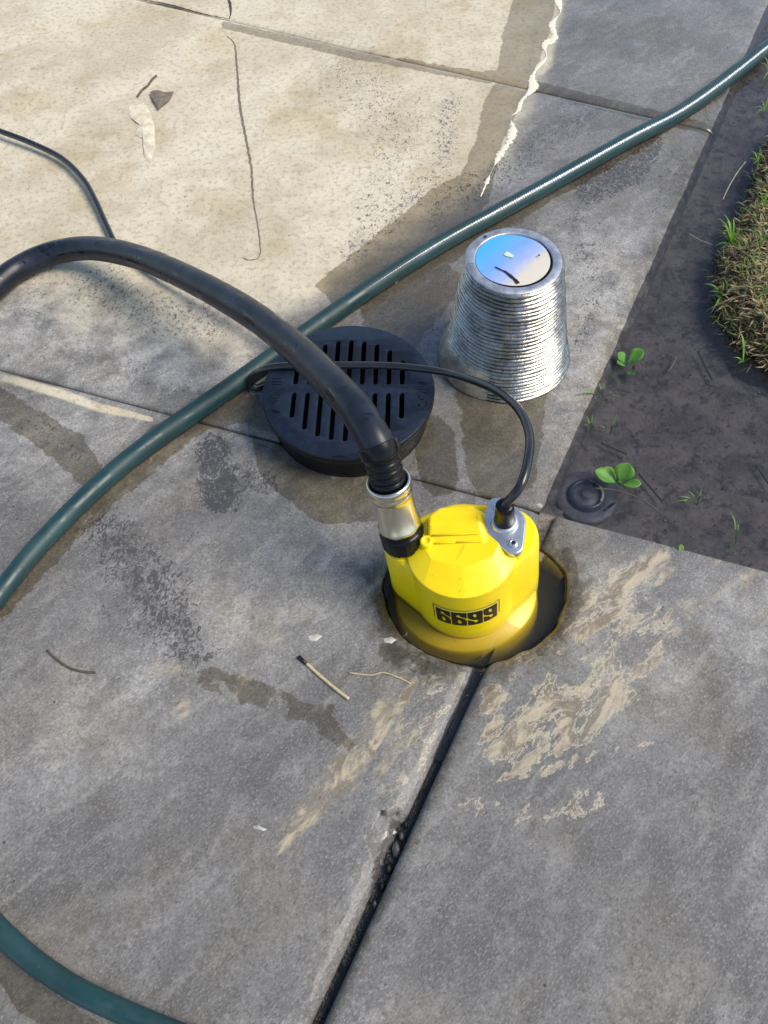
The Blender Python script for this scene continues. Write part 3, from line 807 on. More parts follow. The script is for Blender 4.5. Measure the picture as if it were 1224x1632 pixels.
v, f = lathe_data([(0.0062, 0.070), (0.0062, 0.0965), (0.0052, 0.0985), (0.0030, 0.099), (0.0028, 0.097), (0.0002, 0.097)], 28, cap1=True)
mesh_obj('screw_post', [Vector((p.x-0.031, p.y-0.010, p.z)) for p in v], f, YEL, pump)
# base flange under water
v, f = lathe_data([(0.045, -0.011), (0.0705, -0.013), (0.0725, -0.016), (0.0735, -0.022), (0.0745, -0.034), (0.0755, -0.060), (0.074, -0.080)], 72)
o = mesh_obj('base', [Vector((p.x*0.98, p.y*0.86-0.0125, p.z+0.002)) for p in v], f, YEL, pump)

# number plate on the drum
def wrap(bm, zc, off, cuts=3, ang0=0.0):
    for _ in range(3 if cuts else 0):
        bmesh.ops.triangulate(bm, faces=bm.faces)
        bmesh.ops.subdivide_edges(bm, edges=[e for e in bm.edges if abs(e.verts[0].co.x-e.verts[1].co.x) > 0.0018], cuts=1)
    bmesh.ops.triangulate(bm, faces=bm.faces)
    for v_ in bm.verts:
        s, t, d = v_.co.x, v_.co.y, v_.co.z
        r = DR+0.0004+off+d; a = s/DR-PI/2+ang0
        v_.co = Vector((r*math.cos(a), DY+r*math.sin(a), zc+t))
LW, LH = 0.0640, 0.0385; LZ = 0.0375; LA = 0.03
def rect(w_, h_, cx=0, cy=0): return [(cx-w_/2, cy-h_/2), (cx+w_/2, cy-h_/2), (cx+w_/2, cy+h_/2), (cx-w_/2, cy+h_/2)]
def strip_grid(w_, h_, z, n=30):
    bm = bmesh.new()
    vs_ = [[bm.verts.new((-w_/2+w_*i/n, -h_/2+h_*j, z)) for j in (0, 1)] for i in range(n+1)]
    for i in range(n): bm.faces.new((vs_[i][0], vs_[i+1][0], vs_[i+1][1], vs_[i][1]))
    return bm
bm = strip_grid(LW, LH, 0.0); wrap(bm, LZ, 0.0003, 0, LA); plate = bm_obj('number_label', bm, DECAL, pump, smooth=True)
bw = 0.0009
for (w_, h_, cx, cy) in ((LW, bw, 0, LH/2-bw), (LW, bw, 0, -LH/2+bw)):
    bm = strip_grid(w_, h_, 0.0); 
    for v_ in bm.verts: v_.co.x += cx; v_.co.y += cy
    wrap(bm, LZ, 0.0006, 0, LA); bm_obj('label_border', bm, INK, plate, smooth=True)
for cx in (-LW/2+bw/2, LW/2-bw/2):
    bm = strip_grid(bw, LH-2*bw, 0.0, 1)
    for v_ in bm.verts: v_.co.x += cx
    wrap(bm, LZ, 0.0006, 0, LA); bm_obj('label_border', bm, INK, plate, smooth=True)
six = [(0.06, 0), (1, 0), (1.0, .44), (.96, .56), (.80, .68), (.58, .78), (.40, .80), (.32, .90), (.38, 1.02), (.54, 1.02), (.60, .88), (1, .70), (1, 1.25), (0, 1.25), (0, .06)]
hole6 = [(.46, .22), (.62, .22), (.66, .32), (.58, .48), (.44, .56), (.40, .40)]
GW, GH = 0.0139, 0.0290
for i in range(4):
    out, hl = [(x, y/1.25) for x, y in six], [(x, y/1.25) for x, y in hole6]
    if i >= 2: out = [(1-x, 1-y) for x, y in out]; hl = [(1-x, 1-y) for x, y in hl]
    cx = (i-1.5)*(GW+0.0009)
    lps = [[((x-0.5)*GW+cx, (y-0.5)*GH) for x, y in lp] for lp in (out, hl)]
    bm = fill_shape(lps)
    bmesh.ops.triangulate(bm, faces=bm.faces); wrap(bm, LZ, 0.0007, 2, LA)
    bm_obj('numeral', bm, INK, plate, smooth=True)
# cable flange: diamond plate on the right shoulder
FX, FY, FZ = 0.0405, 0.003, 0.0860
loop = resample2(hull_outline([(0, 0.004, 0.0178), (0.0, -0.0200, 0.0072), (0.0, 0.024, 0.007)], 40), 72)
bm = fill_shape([loop], extrude=0.0020, bevel=0.0016, bres=3)
fm = Matrix.Translation((FX, FY, FZ+0.004)) @ Matrix.Rotation(R(16), 4, 'Z')
bm.transform(fm); flange = bm_obj('cable_flange', bm, STEEL, pump, angle=40)
bm = bmesh.new(); cxy = [(fm @ Vector((x*1.05, y*1.03, 0))) for x, y in loop]
add_loft(bm, [[Vector((p_.x, p_.y, 0.060)) for p_ in cxy], [Vector((p_.x, p_.y, FZ+0.0012)) for p_ in cxy]]); bm_obj('cable_boss', bm, YEL, pump, angle=40)
v, f = lathe_data([(0.0128, 0.003), (0.0122, 0.0072), (0.0112, 0.0085), (0.0092, 0.0085)], 40)
mesh_obj('collar', xf(v, fm @ Matrix.Translation((0, 0.004, 0))), f, STEEL, flange)
for yy in (-0.0185, 0.0205):
    v, f = lathe_data([(0.0040, 0.003), (0.0040, 0.0052), (0.0036, 0.0060), (0.0017, 0.0061), (0.0016, 0.0042)], 24, cap1=True)
    mesh_obj('screw', xf(v, fm @ Matrix.Translation((0, yy, 0))), f, STEEL, flange)
    v, f = lathe_data([(0.0016, 0.0062), (0.0001, 0.0062)], 12, cap1=True)
    mesh_obj('screw_socket', xf(v, fm @ Matrix.Translation((0, yy, 0))), f, INK, flange)
v, f = lathe_data([(0.0098, 0.003), (0.0094, 0.012), (0.0084, 0.028), (0.0080, 0.0335), (0.0070, 0.0350), (0.0045, 0.0352)], 32, cap1=True)
mesh_obj('strain_relief', xf(v, fm @ Matrix.Translation((0, 0.004, 0))), f, BLK, pump)
# power cord in world space, child of the pump with inverse
def child_world(o):
    o.parent = pump; o.matrix_parent_inverse = PMW.inverted()
top = PMW @ (fm @ Vector((0, 0.004, 0.034)))
top0 = PMW @ (fm @ Vector((0, 0.004, 0.030)))
cp = [top0, top, at(829, 775, 0.145), at(842, 730, 0.148), at(843, 690, 0.140), at(826, 652, 0.128), at(790, 622, 0.108), at(740, 602, 0.083),
      at(690, 590, 0.064), at(620, 583, 0.056), at(540, 582, 0.052), at(480, 582, 0.050), at(434, 585, 0.046), at(412, 592, 0.036), at(400, 602, 0.022), at(399, 612, 0.010),
      at(410, 618, 0.005), at(436, 604, 0.005), at(470, 570, 0.012), at(420, 520, 0.026), at(340, 475, 0.024), at(240, 430, 0.010), at(190, 395, 0.006), at(170, 360, 0.007), at(152, 320, 0.009), at(132, 285, 0.010), at(98, 252, 0.010), at(50, 228, 0.011),
      at(0, 209, 0.012), at(-70, 185, 0.010), at(-200, 170, 0.006)]
path = resample(catmull(cp, 14), 0.004)
cord = tube('power_cord', path, 0.0042, CORDM, seg=12); child_world(cord)
cord['label'] = 'black power cord looping over the drain grate'

# ------------------------------------------------------------------ black discharge hose
hose = empty('discharge_hose', at(300, 470, 0.0)); HI = Matrix.Translation(-hose.location)
tag(hose, 'thick black discharge hose arching from the pump outlet over the grate', 'hose')
def hp(name, v, f, mat, par=hose):
    o = mesh_obj(name, xf(v, HI), f, mat, par); return o
A0 = PMW @ Vector((PX-0.001, PY-0.001, 0.0800))                   # top of the port
ax = (at(619, 768, 0.150)-A0).normalized()           # lean of the couplings
MA = frame(None, A0, ax)
# black knurled nut
nseg = 72; V = []; F = []
for r, z in ((0.0165, 0.000), (0.0195, 0.001), (0.0203, 0.003), (0.0203, 0.017), (0.0196, 0.0195), (0.0165, 0.0205)):
    for k in range(nseg):
        a = 2*PI*k/nseg; rr_ = r-(0.0007 if (k % 3 == 0 and 0.002 < z < 0.018) else 0); V.append(Vector((rr_*math.cos(a), rr_*math.sin(a), z)))
for i in range(5):
    for k in range(nseg): F.append((i*nseg+k, i*nseg+(k+1) % nseg, (i+1)*nseg+(k+1) % nseg, (i+1)*nseg+k))
hp('coupling_nut', xf(V, MA), F, BLK)
# pale brass coupler with rims; lower rim is slightly scalloped
prof = [(0.0155, 0.0195), (0.0178, 0.0195), (0.0180, 0.0245), (0.0195, 0.0255), (0.0197, 0.0285), (0.0182, 0.0300), (0.0180, 0.0480), (0.0181, 0.0500), (0.0193, 0.0508), (0.0193, 0.0528), (0.0184, 0.0538), (0.0196, 0.0550), (0.0198, 0.0575), (0.0188, 0.0588), (0.0172, 0.0588), (0.0158, 0.0575), (0.0155, 0.050)]
v, f = lathe_data(prof, 72)
for i, q in enumerate(v):
    ri = i//72; k = i % 72
    if q.z > 0.0295: q.z = 0.0295+(q.z-0.0295)*1.75
    if 3 <= ri <= 5:
        q.z += 0.0011*math.sin(8*2*PI*k/72)
hp('metal_coupler', xf(v, MA), f, BRASS)
# hose centre line
cstart = A0+ax*0.048
hpts = [A0+ax*0.060, A0+ax*0.078, at(602, 712, 0.180), at(580, 672, 0.186), at(556, 640, 0.184), at(470, 554, 0.152), at(390, 494, 0.124), at(300, 444, 0.092), at(220, 410, 0.062), at(150, 396, 0.038), at(90, 402, 0.022), at(40, 422, 0.0165), at(0, 450, 0.0165), at(-80, 530, 0.0165), at(-200, 700, 0.0165)]
hpath = resample(catmull(hpts, 16), 0.004)
# split: corrugated cuff from start to near point 3
cut_p = at(598, 706, 0.179)
ci = min(range(len(hpath)), key=lambda i: (hpath[i]-cut_p).length)
ovp = hpath[ci:]
hv, hf = tube_data(hpath[max(0, ci-1):], 0.0150, 28, wob=0.03)
hp('rubber_tube', hv, hf, HOSEB)
cuff = resample(hpath[:ci+1], 0.0008)
N_ = len(cuff)
def cuff_r(t):
    L = t*(N_-1)*0.0008; tot = (N_-1)*0.0008
    if tot-L < 0.009: return 0.0172
    if tot-L < 0.0105: return 0.0160
    return 0.0143+0.0014*(0.5+0.5*math.sin(L*2*PI/0.0062))**0.6
cv, cf = tube_data(cuff, cuff_r, 36)
hp('corrugated_cuff', cv, cf, BLK)

# ------------------------------------------------------------------ drain riser with grate
CZ = 0.044
GC = at(555, 619, CZ)
sdir = (at(552, 650, CZ)-at(556, 590, CZ)).normalized(); gyaw = math.atan2(sdir.y, sdir.x)+PI/2
drain = empty('drain_riser', (GC.x, GC.y, 0)); drain.rotation_euler = (0, 0, gyaw)
tag(drain, 'round black plastic drain riser with slotted grate lid under the hose', 'drain')
GR = (at(692, 602, CZ)-at(418, 620, CZ)).length/2
loops = [[(GR*0.985*math.cos(2*PI*k/96), GR*0.985*math.sin(2*PI*k/96)) for k in range(96)]]
sp = GR*0.1555; sw = GR*0.034
for i in range(-4, 5):
    x = i*sp; ye = math.sqrt((GR*0.76)**2-x*x)
    for s in (1, -1):
        y0, y1 = GR*0.055, ye
        if i == -4 and s == 1: pass
        lp = []
        for k in range(9): a = PI*k/8; lp.append((x+sw*math.cos(a), y1-sw+sw*math.sin(a)))
        for k in range(9): a = PI+PI*k/8; lp.append((x+sw*math.cos(a), y0+sw+sw*math.sin(a)))
        if s < 0: lp = [(p_[0], -p_[1]) for p_ in lp]
        loops.append(lp)
bm = fill_shape(loops, extrude=0.0020, bevel=0.0007, bres=1)
bmesh.ops.translate(bm, verts=bm.verts, vec=(0, 0, CZ-0.0027))
lid = bm_obj('grate_lid', bm, GRT, drain, angle=40)
v, f = lathe_data([(GR*0.975, CZ-0.0008), (GR*0.993, CZ-0.0014), (GR, CZ-0.004), (GR*0.998, CZ-0.0095), (GR*0.985, CZ-0.011), (GR*0.95, CZ-0.012)], 96)
mesh_obj('lid_rim', v, f, BLK, drain)
v, f = lathe_data([(GR*0.93, CZ-0.010), (GR*0.925, 0.006), (GR*0.93, -0.004), (GR*0.86, -0.004), (GR*0.86, CZ-0.010)], 96)
mesh_obj('riser_pipe', v, f, BLK, drain)
v, f = lathe_data([(GR*0.87, 0.004), (0.001, 0.004)], 48, cap1=True)
mesh_obj('black_disc', v, f, DARK, drain)  # matte black disc behind the slots
bm = text_bm('NDS', 0.0155, 0.0006); bm.transform(Matrix.Translation((GR*0.855, -GR*0.07, CZ+0.0003)) @ Matrix.Rotation(R(-90), 4, 'Z') @ Matrix.Diagonal((1.15, 1, 1, 1)))
bm_obj('raised_lettering', bm, GRT, lid)
for r0 in (0.0068, 0.0030):
    lp1 = [(r0*math.cos(2*PI*k/32), r0*math.sin(2*PI*k/32)) for k in range(32)]; lp2 = [(x*0.84, y*0.84) for x, y in lp1]
    bm = fill_shape([lp1, lp2], extrude=0.0005); bm.transform(Matrix.Translation((-GR*0.84, -GR*0.12, CZ+0.0003))); bm_obj('round_emblem', bm, GRT, lid)
bm = bmesh.new()
for k in range(3): add_box(bm, (-GR*0.84, GR*0.06+k*0.0042, CZ+0.0004), (0.011, 0.0011, 0.0010))
bm_obj('raised_mark', bm, GRT, lid)

# ------------------------------------------------------------------ corrugated foil duct
DB = at(806, 566); 
bestz = min(np.linspace(0.05, 0.25, 401), key=lambda z: abs(at(819, 415, z).y-DB.y-0.004))
DT = at(819, 415, bestz); RT = (at(896, 415, bestz)-at(742, 415, bestz)).length/2
RB = (at(904, 566)-at(706, 566)).length/2
duct = empty('foil_duct', DB); tag(duct, 'corrugated silver foil duct section standing upright with a round lid painted with a blue sky reflection', 'duct')
NR = 30; segd = 96; V = []; F = []
rings = NR*8; GV = []
axis = (DT-DB)
for i in range(rings+1):
    t = i/rings; c = axis*t
    flare = RB+(RT-RB)*(t**0.92)
    for k in range(segd):
        a = 2*PI*k/segd
        ph = (t*NR+0.0*a/(2*PI))+0.05*mnoise.noise(Vector((math.cos(a)*1.6, math.sin(a)*1.6, t*6)))
        rd = 0.0017*(abs(math.sin(PI*ph))*2-1)
        dent = 0.0016*mnoise.noise(Vector((math.cos(a)*1.3, math.sin(a)*1.3, t*3+9)))+0.0006*mnoise.noise(Vector((math.cos(a)*6, math.sin(a)*6, t*NR)))
        r = flare+rd+dent
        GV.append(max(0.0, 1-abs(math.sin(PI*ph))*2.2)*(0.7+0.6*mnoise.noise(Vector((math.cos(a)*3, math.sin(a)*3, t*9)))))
        V.append(Vector((c.x+r*math.cos(a), c.y+r*math.sin(a), c.z+0.0008*mnoise.noise(Vector((math.cos(a)*2, math.sin(a)*2, t*20))))))
for i in range(rings):
    for k in range(segd): F.append((i*segd+k, i*segd+(k+1) % segd, (i+1)*segd+(k+1) % segd, (i+1)*segd+k))
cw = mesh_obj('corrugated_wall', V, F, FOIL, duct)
ga = cw.data.attributes.new('groove', 'FLOAT', 'POINT'); ga.data.foreach_set('value', GV)
tm_ = Matrix.Translation(axis)
v, f = lathe_data([(RT*1.0, -0.003), (RT*1.005, -0.001), (RT*1.0, 0.0004), (RT*0.985, 0.0010), (RT*0.83, 0.0012), (RT*0.810, 0.0008), (RT*0.795, -0.0015)], 96)
mesh_obj('lid_ring', xf(v, tm_), f, LIDR, duct)
# inner disc, buckled with a split
V = []; F = []; nr = 14; ns = 96
for i in range(nr+1):
    r = RT*0.772*i/nr
    for k in range(ns):
        a = 2*PI*k/ns; x, y = r*math.cos(a), r*math.sin(a)
        z = 0.0002+0.0012*mnoise.noise(Vector((x*30, y*30, 2)))*(r/RT)+0.0014*max(0, math.cos(a+1.2))*(r/RT)**3
        V.append(Vector((x, y, z)))
for i in range(nr):
    for k in range(ns): F.append((i*ns+k, i*ns+(k+1) % ns, (i+1)*ns+(k+1) % ns, (i+1)*ns+k))
ld = mesh_obj('inner_disc', V, F, LIDSKY, duct); ld.location = axis+Vector((-0.0012, 0, 0.0004))
v, f = lathe_data([(RT*0.83, -0.003), (0.001, -0.003)], 48, cap1=True); mesh_obj('disc_backing', xf(v, tm_), f, INK, duct)
def ribbon(name, pts, wf, z, mat, parent=None, dome=0.0, rnd=0.0, seed=0):
    """thin domed band lying along pts"""
    P = resample([Vector(p_) for p_ in pts], 0.0012 if dome == 0 else 0.002); v = []; f = []; n_ = len(P)
    for i, q in enumerate(P):
        a = P[max(0, i-1)]; b = P[min(n_-1, i+1)]; t = (b-a).normalized(); nn = Vector((-t.y, t.x, 0))
        w_ = wf(i/(n_-1)) if callable(wf) else wf
        if rnd: w_ *= 1+rnd*mnoise.noise(Vector((i*0.35, seed, 0)))+rnd*0.6*mnoise.noise(Vector((i*0.9, seed, 3)))
        w_ = max(w_, 0.0001)
        for s, hh in ((-1, 0.0), (-0.5, 0.8), (0.5, 0.8), (1, 0.0)): v.append(q+nn*(w_*s)+Vector((0, 0, z+dome*hh)))
        if i:
            for k in range(3): f.append((4*i-4+k, 4*i+k, 4*i+k+1, 4*i-4+k+1))
    return mesh_obj(name, v, f, mat, parent)
q = [Vector((RT*x, RT*y, 0)) for x, y in ((-0.42, -0.20), (-0.30, -0.30), (-0.22, -0.36), (-0.14, -0.48), (-0.06, -0.60), (-0.01, -0.72))]
o = ribbon('split', [p_+axis for p_ in q], lambda t: 0.0006+0.0014*t, 0.0019, INK, duct, 0.0002, 0.4)
v, f = lathe_data([(0.0017, 0.0028), (0.0001, 0.0028)], 12, cap1=True)
mesh_obj('rivet_hole', xf(v, Matrix.Translation(axis+Vector((-RT*0.52, RT*0.72, 0)))), f, INK, duct)
v, f = lathe_data([(0.0013, 0.0030), (0.0001, 0.0030)], 12, cap1=True)
mesh_obj('rust_spot', xf(v, Matrix.Translation(axis+Vector((RT*0.52, RT*0.05, 0)))), f, INK, duct)
q = [Vector((RT*x, RT*y, 0)) for x, y in ((-0.16, 0.20), (-0.07, 0.13), (0.0, 0.08))]
ribbon('paint_fleck', [p_+axis for p_ in q], 0.0028, 0.0014, PALEF, duct, 0.0004, 0.4)
# loose skirt bulging at the lower left
V = []; F = []
for i in range(8):
    t = i/7
    for k in range(25):
        a = R(140)+R(105)*k/24; bul = math.sin(PI*k/24)
        hz = 0.001+0.040*t; rb_ = RB+(RT-RB)*(hz/axis.z)**0.92
        r = rb_+0.0012+0.0085*bul*math.sin(PI*(0.25+0.75*t))+0.0007*math.sin(i*2.6)
        V.append(Vector((r*math.cos(a), r*math.sin(a), hz)))
for i in range(7):
    for k in range(24): F.append((i*25+k, i*25+k+1, (i+1)*25+k+1, (i+1)*25+k))
mesh_obj('loose_foil', V, F, LOOSE, duct)

# ------------------------------------------------------------------ green garden hose
GRAD = 0.0114
g = empty('garden_hose', at(300, 660)); gi = Matrix.Translation(-g.location)
tag(g, 'dark green garden hose with a painted white glare line curving across the slabs', 'hose')
gp_ = [at(1420, -60, GRAD), at(1300, 20, GRAD), at(1224, 75, GRAD), at(1150, 133, GRAD), (at(1080, 182, GRAD)), at(1000, 224, GRAD), at(900, 280, GRAD), at(800, 335, GRAD), at(700, 390, GRAD), at(600, 453, GRAD), at(500, 522, GRAD), at(400, 594, GRAD), at(320, 650, GRAD), at(230, 713, GRAD), at(150, 780, GRAD), at(80, 850, GRAD), at(20, 920, GRAD), at(-50, 1020, GRAD),
       at(-110, 1150, GRAD), at(-110, 1290, GRAD), at(-60, 1412, GRAD), at(-10, 1474, GRAD), at(50, 1529, GRAD), at(120, 1576, GRAD), at(200, 1614, GRAD), at(300, 1655, GRAD), at(430, 1702, GRAD)]
gpath = resample(catmull(gp_, 14), 0.005)
v, f = tube_data(gpath, lambda t: GRAD*(1-0.30*max(0, (t-0.66)/0.34)**0.6), 24, wob=0.02); mesh_obj('hose_wall', xf(v, gi), f, HOSEG, g)
# sun glare on the braid, painted as a pale strip along the flank
i0 = 0; i1 = min(range(len(gpath)), key=lambda i: (gpath[i]-at(560, 480, GRAD)).length)
sp_ = resample(gpath[:i1], 0.0012); SV = []; SF = []
for i, q in enumerate(sp_):
    t = (sp_[min(i+1, len(sp_)-1)]-sp_[max(i-1, 0)]).normalized(); side = t.cross(Vector((0, 0, 1))).normalized()
    if side.y > 0: side = -side
    jit = 0.10*mnoise.noise(Vector((i*0.8, 0, 0))); wd = 0.17+0.10*mnoise.noise(Vector((i*0.6, 5, 0)))
    fade = min(1, (len(sp_)-i)/250)
    for e in (-1, 1):
        a = 0.55+jit*0.3+e*wd*fade*(0.75+0.35*math.sin(i*1.9))
        SV.append(q+(side*math.sin(a)+Vector((0, 0, 1))*math.cos(a))*(GRAD*1.035))
    if i: SF.append((2*i-2, 2*i, 2*i+1, 2*i-1))
GLAREM = mat_simple('painted_glare', (0.62, 0.65, 0.64), 0.5, 0, 0.6, 420)
o = mesh_obj('glare', xf(SV, gi), SF, GLAREM, g)

# ------------------------------------------------------------------ bright water-edge reflections, painted as thin pale bands
def line_px(pts, z=0.0): return catmull([at(x, y, z) for x, y in pts], 8)
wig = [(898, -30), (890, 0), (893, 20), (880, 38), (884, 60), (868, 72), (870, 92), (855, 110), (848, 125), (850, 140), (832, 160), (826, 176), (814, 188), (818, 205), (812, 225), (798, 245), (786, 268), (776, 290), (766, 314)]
o = ribbon('edge_reflection', line_px(wig), lambda t: (0.0044*(1-0.35*t)+0.0022*math.sin(t*26)+0.0016*math.sin(t*61))*(1 if t < 0.95 else 0.3), 0.0003, REFLM, None, 0.0007, 0.9, 1)
tag(o, 'crooked white painted reflection running down to the green hose', 'reflection')
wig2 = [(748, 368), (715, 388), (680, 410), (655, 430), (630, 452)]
o = ribbon('edge_reflection', line_px(wig2), lambda t: 0.0030*math.sin(PI*min(1, t*0.9+0.1)), 0.0003, REFLM, None, 0.0008, 0.4, 4)
tag(o, 'thin pale painted waterline reflection hugging the lower side of the green hose beside the foil duct', 'reflection')
# cracks in the silted slab
def crack(pts, wd, mat, seed):
    jp = []
    for i, q in enumerate(resample(line_px(pts), 0.004)):
        jp.append(q+Vector((mnoise.noise(Vector((i*0.5, seed, 0))), mnoise.noise(Vector((i*0.5, seed, 9))), 0))*0.0016)
    o = ribbon('crack', jp, lambda t: wd*(0.35+0.65*math.sin(PI*min(1, t+0.08))), 0.0007, mat, None, 0.0, 0.5, seed); tag(o, kind='structure'); return o
crack([(362, 58), (374, 72), (378, 110), (383, 170), (393, 225), (401, 270), (404, 320), (412, 365), (415, 405), (402, 415), (388, 412)], 0.0017, CRACKB, 2)
crack([(362, -10), (368, 14), (366, 30)], 0.0022, CRACK, 5)
crack([(225, 0), (270, 8), (320, 22), (366, 31)], 0.0022, CRACK, 6)
# concrete chip: pale crust, and a dark piece added for its hollow
bm = bmesh.new()
def lump(name, outline, h, mat, label, cat, z0=0.0005, seed=0, rough=0.0012):
    P = [at(x, y) for x, y in outline]; c = sum(P, Vector())/len(P); P = resample2([(p_.x-c.x, p_.y-c.y) for p_ in P], 60)
    v = []; f = []; nr_ = 8
    for i in range(nr_+1):
        s = 1-i/nr_*0.999
        for x, y in P:
            hh = h*(1-s**3)+rough*mnoise.noise(Vector((x*s*120, y*s*120, seed)))*min(1, (1-s)*4)
            v.append((x*s, y*s, z0+max(hh, 0)))
    for i in range(nr_):
        for k in range(60): f.append((i*60+k, i*60+(k+1) % 60, (i+1)*60+(k+1) % 60, (i+1)*60+k))
    o = mesh_obj(name, v, f, mat); o.location = c; tag(o, label, cat); return o
bm.free()
lump('chip_crust', [(205, 172), (214, 158), (232, 166), (240, 180), (246, 200), (248, 235), (240, 262), (230, 250), (228, 222), (214, 214), (222, 198), (206, 188)], 0.0016, CRUSTM, 'raised pale crust of a concrete chip beside its dark hollow', 'silt', seed=3)
def flat_piece(name, outline, mat, label, cat, z=0.003, th=0.0008, curl=0.003):
    P = [at(x, y) for x, y in outline]; c = sum(P, Vector())/len(P); bm = fill_shape([[(p_.x-c.x, p_.y-c.y) for p_ in P]], extrude=th/2)
    bmesh.ops.subdivide_edges(bm, edges=bm.edges[:], cuts=2, use_grid_fill=True)
    for v_ in bm.verts: v_.co.z += curl*(1+mnoise.noise(Vector((v_.co.x*60, v_.co.y*60, 1))))*0.8
    o = bm_obj(name, bm, mat, None, smooth=False); o.location = (c.x, c.y, z-0.001); tag(o, label, cat); return o
flat_piece('chip_hollow', [(240, 151), (252, 148), (262, 151), (278, 150), (272, 162), (260, 172), (254, 178), (249, 170), (242, 158)], DBROWN, 'dark triangular piece added for the hollow of the concrete chip', 'leaf')
crk = ribbon('curled_twig', line_px([(219, 156), (227, 145), (236, 138), (243, 128), (250, 122)]), 0.0016, 0.001, BARK, None, 0.0025, 0.6, 8); tag(crk, 'short dark curled twig lying above the dark chip hollow on cream silt', 'twig')

# ------------------------------------------------------------------ litter on the slabs
def stick(name, pts, r, mat, label, cat, zs=None):
    P = catmull([at(x, y, (r*1.1 if zs is None else zs)) for x, y in pts], 8)
    c = P[0].copy(); c.z = 0
    o = tube(name, [p_-c for p_ in P], r, mat, None, 10); o.location = c; tag(o, label, cat); return o
st = stick('straw_stick', [(487, 1056), (510, 1077), (535, 1098), (556, 1114)], 0.0016, WOOD, 'short straw-coloured stick with a blackened end on the grey slab', 'stick')
e0 = at(476, 1047, 0.0018)-st.location; e1 = at(489, 1058, 0.0018)-st.location
v, f = tube_data([e0, (e0+e1)/2, e1], lambda t: 0.0021-0.0004*t, 10); mesh_obj('burnt_tip', v, f, INK, st)
tw = stick('twig', [(75, 1036), (90, 1050), (110, 1064), (130, 1070), (152, 1072)], 0.0012, BARK, 'thin curved brown twig alone on the left slab', 'twig')
stick('dry_stem', [(556, 1072), (590, 1076), (612, 1072), (640, 1082), (655, 1090)], 0.0007, WOOD, 'wispy pale grass stem beside the straw-coloured stick', 'grass stem')
lump('wood_chip', [(403, 1317), (412, 1315), (426, 1322), (420, 1325), (405, 1321)], 0.0018, PEB, 'small cream chip lying on the lower left slab', 'chip')
lump('pebble', [(608, 1291), (616, 1292), (617, 1299), (610, 1301)], 0.002, BARK, 'tiny dark pebble left of the broken joint edge', 'pebble')
lump('pebble', [(612, 1018), (624, 1015), (632, 1020), (624, 1026), (613, 1024)], 0.0012, PEB, 'pale flat pebble at the left rim of the pump pit', 'pebble')
lump('pebble', [(492, 1014), (506, 1010), (514, 1014), (504, 1022), (494, 1021)], 0.0010, PEB, 'pale round fleck on the slab above the straw-coloured stick', 'pebble')
# stones and clay in the broken joint
for k, (x, y, s) in enumerate(((631, 1352, 12), (620, 1383, 9), (640, 1330, 7), (608, 1412, 8), (597, 1440, 7), (647, 1312, 6))):
    c = at(x, y); n_ = 8
    ol = [(x+s*0.6*math.cos(a)*(1+0.3*random.random()), y+s*math.sin(a)*(1+0.3*random.random())) for a in np.linspace(0, 2*PI, n_, endpoint=False)]
    o = lump('joint_stone', ol, 0.005, FILL if k % 2 else CHIPM, 'dark wet stone wedged in the broken part of the long joint', 'stone', z0=-0.0125, seed=k, rough=0.002)
    o['label'] = ('largest dark wet stone wedged in the broken part of the long joint', 'dark wet stone just below the largest one in the broken joint', 'small dark stone just above the largest one in the broken joint', 'dark wet stone midway down the broken joint', 'lowest dark stone in the broken joint', 'topmost small stone in the broken joint')[k]
    o['group'] = 'wet stones in the broken joint'

# loose grit in the joints and round the pit
def grit(name, spots, mat, label, cat):
    v = []; f = []
    for (x, y, z, s_) in spots:
        b0 = len(v); rot = Matrix.Rotation(random.uniform(0, 6), 3, 'Z') @ Matrix.Rotation(random.uniform(0, 6), 3, 'X')
        for q_ in ((1, 0, 0), (-1, 0, 0), (0, .8, 0), (0, -.8, 0), (0, 0, .7), (0, 0, -.7)):
            v.append(Vector((x, y, z))+rot @ (Vector(q_)*s_*random.uniform(0.6, 1.1)))
        for t in ((0, 2, 4), (2, 1, 4), (1, 3, 4), (3, 0, 4), (2, 0, 5), (1, 2, 5), (3, 1, 5), (0, 3, 5)): f.append(tuple(b0+i for i in t))
    o = mesh_obj(name, v, f, mat, smooth=False); tag(o, label, cat, kind='stuff'); return o
sp_ = []
for _ in range(1100):
    t = random.uniform(0.05, 0.62); q_ = O0-bL*t
    if (q_-HC).length < 0.080: continue
    n_ = Vector((-bL.y, bL.x, 0)); d_ = random.gauss(0, 0.0035); cl = mnoise.noise(Vector((t*22, 0, 0)))
    if cl < -0.05: continue
    q_ = q_+n_*d_; sp_.append((q_.x, q_.y, -0.0150+random.uniform(0, 0.002), random.choice((0.0006, 0.0009, 0.0013))))
grit('joint_grit', sp_, BARK, 'brown grit caught in the long open joint', 'grit')
sp_ = []
for _ in range(420):
    a = random.uniform(0, 2*PI); r_ = hole_r(a)*(1+abs(random.gauss(0, 0.10))+0.03); q_ = Vector((HC.x+r_*math.cos(a), HC.y+r_*math.sin(a), 0))
    sp_.append((q_.x, q_.y, 0.0002, random.choice((0.0004, 0.0006, 0.0009))))
for _ in range(260):
    q_ = at(random.uniform(0, 1180), random.uniform(520, 1632)); 
    if (q_-HC).length > 0.1 and (q_-O0).dot(Vector((bU.y, -bU.x, 0))) < -0.01: sp_.append((q_.x, q_.y, 0.0002, random.choice((0.0004, 0.0005, 0.0008))))
sm = []
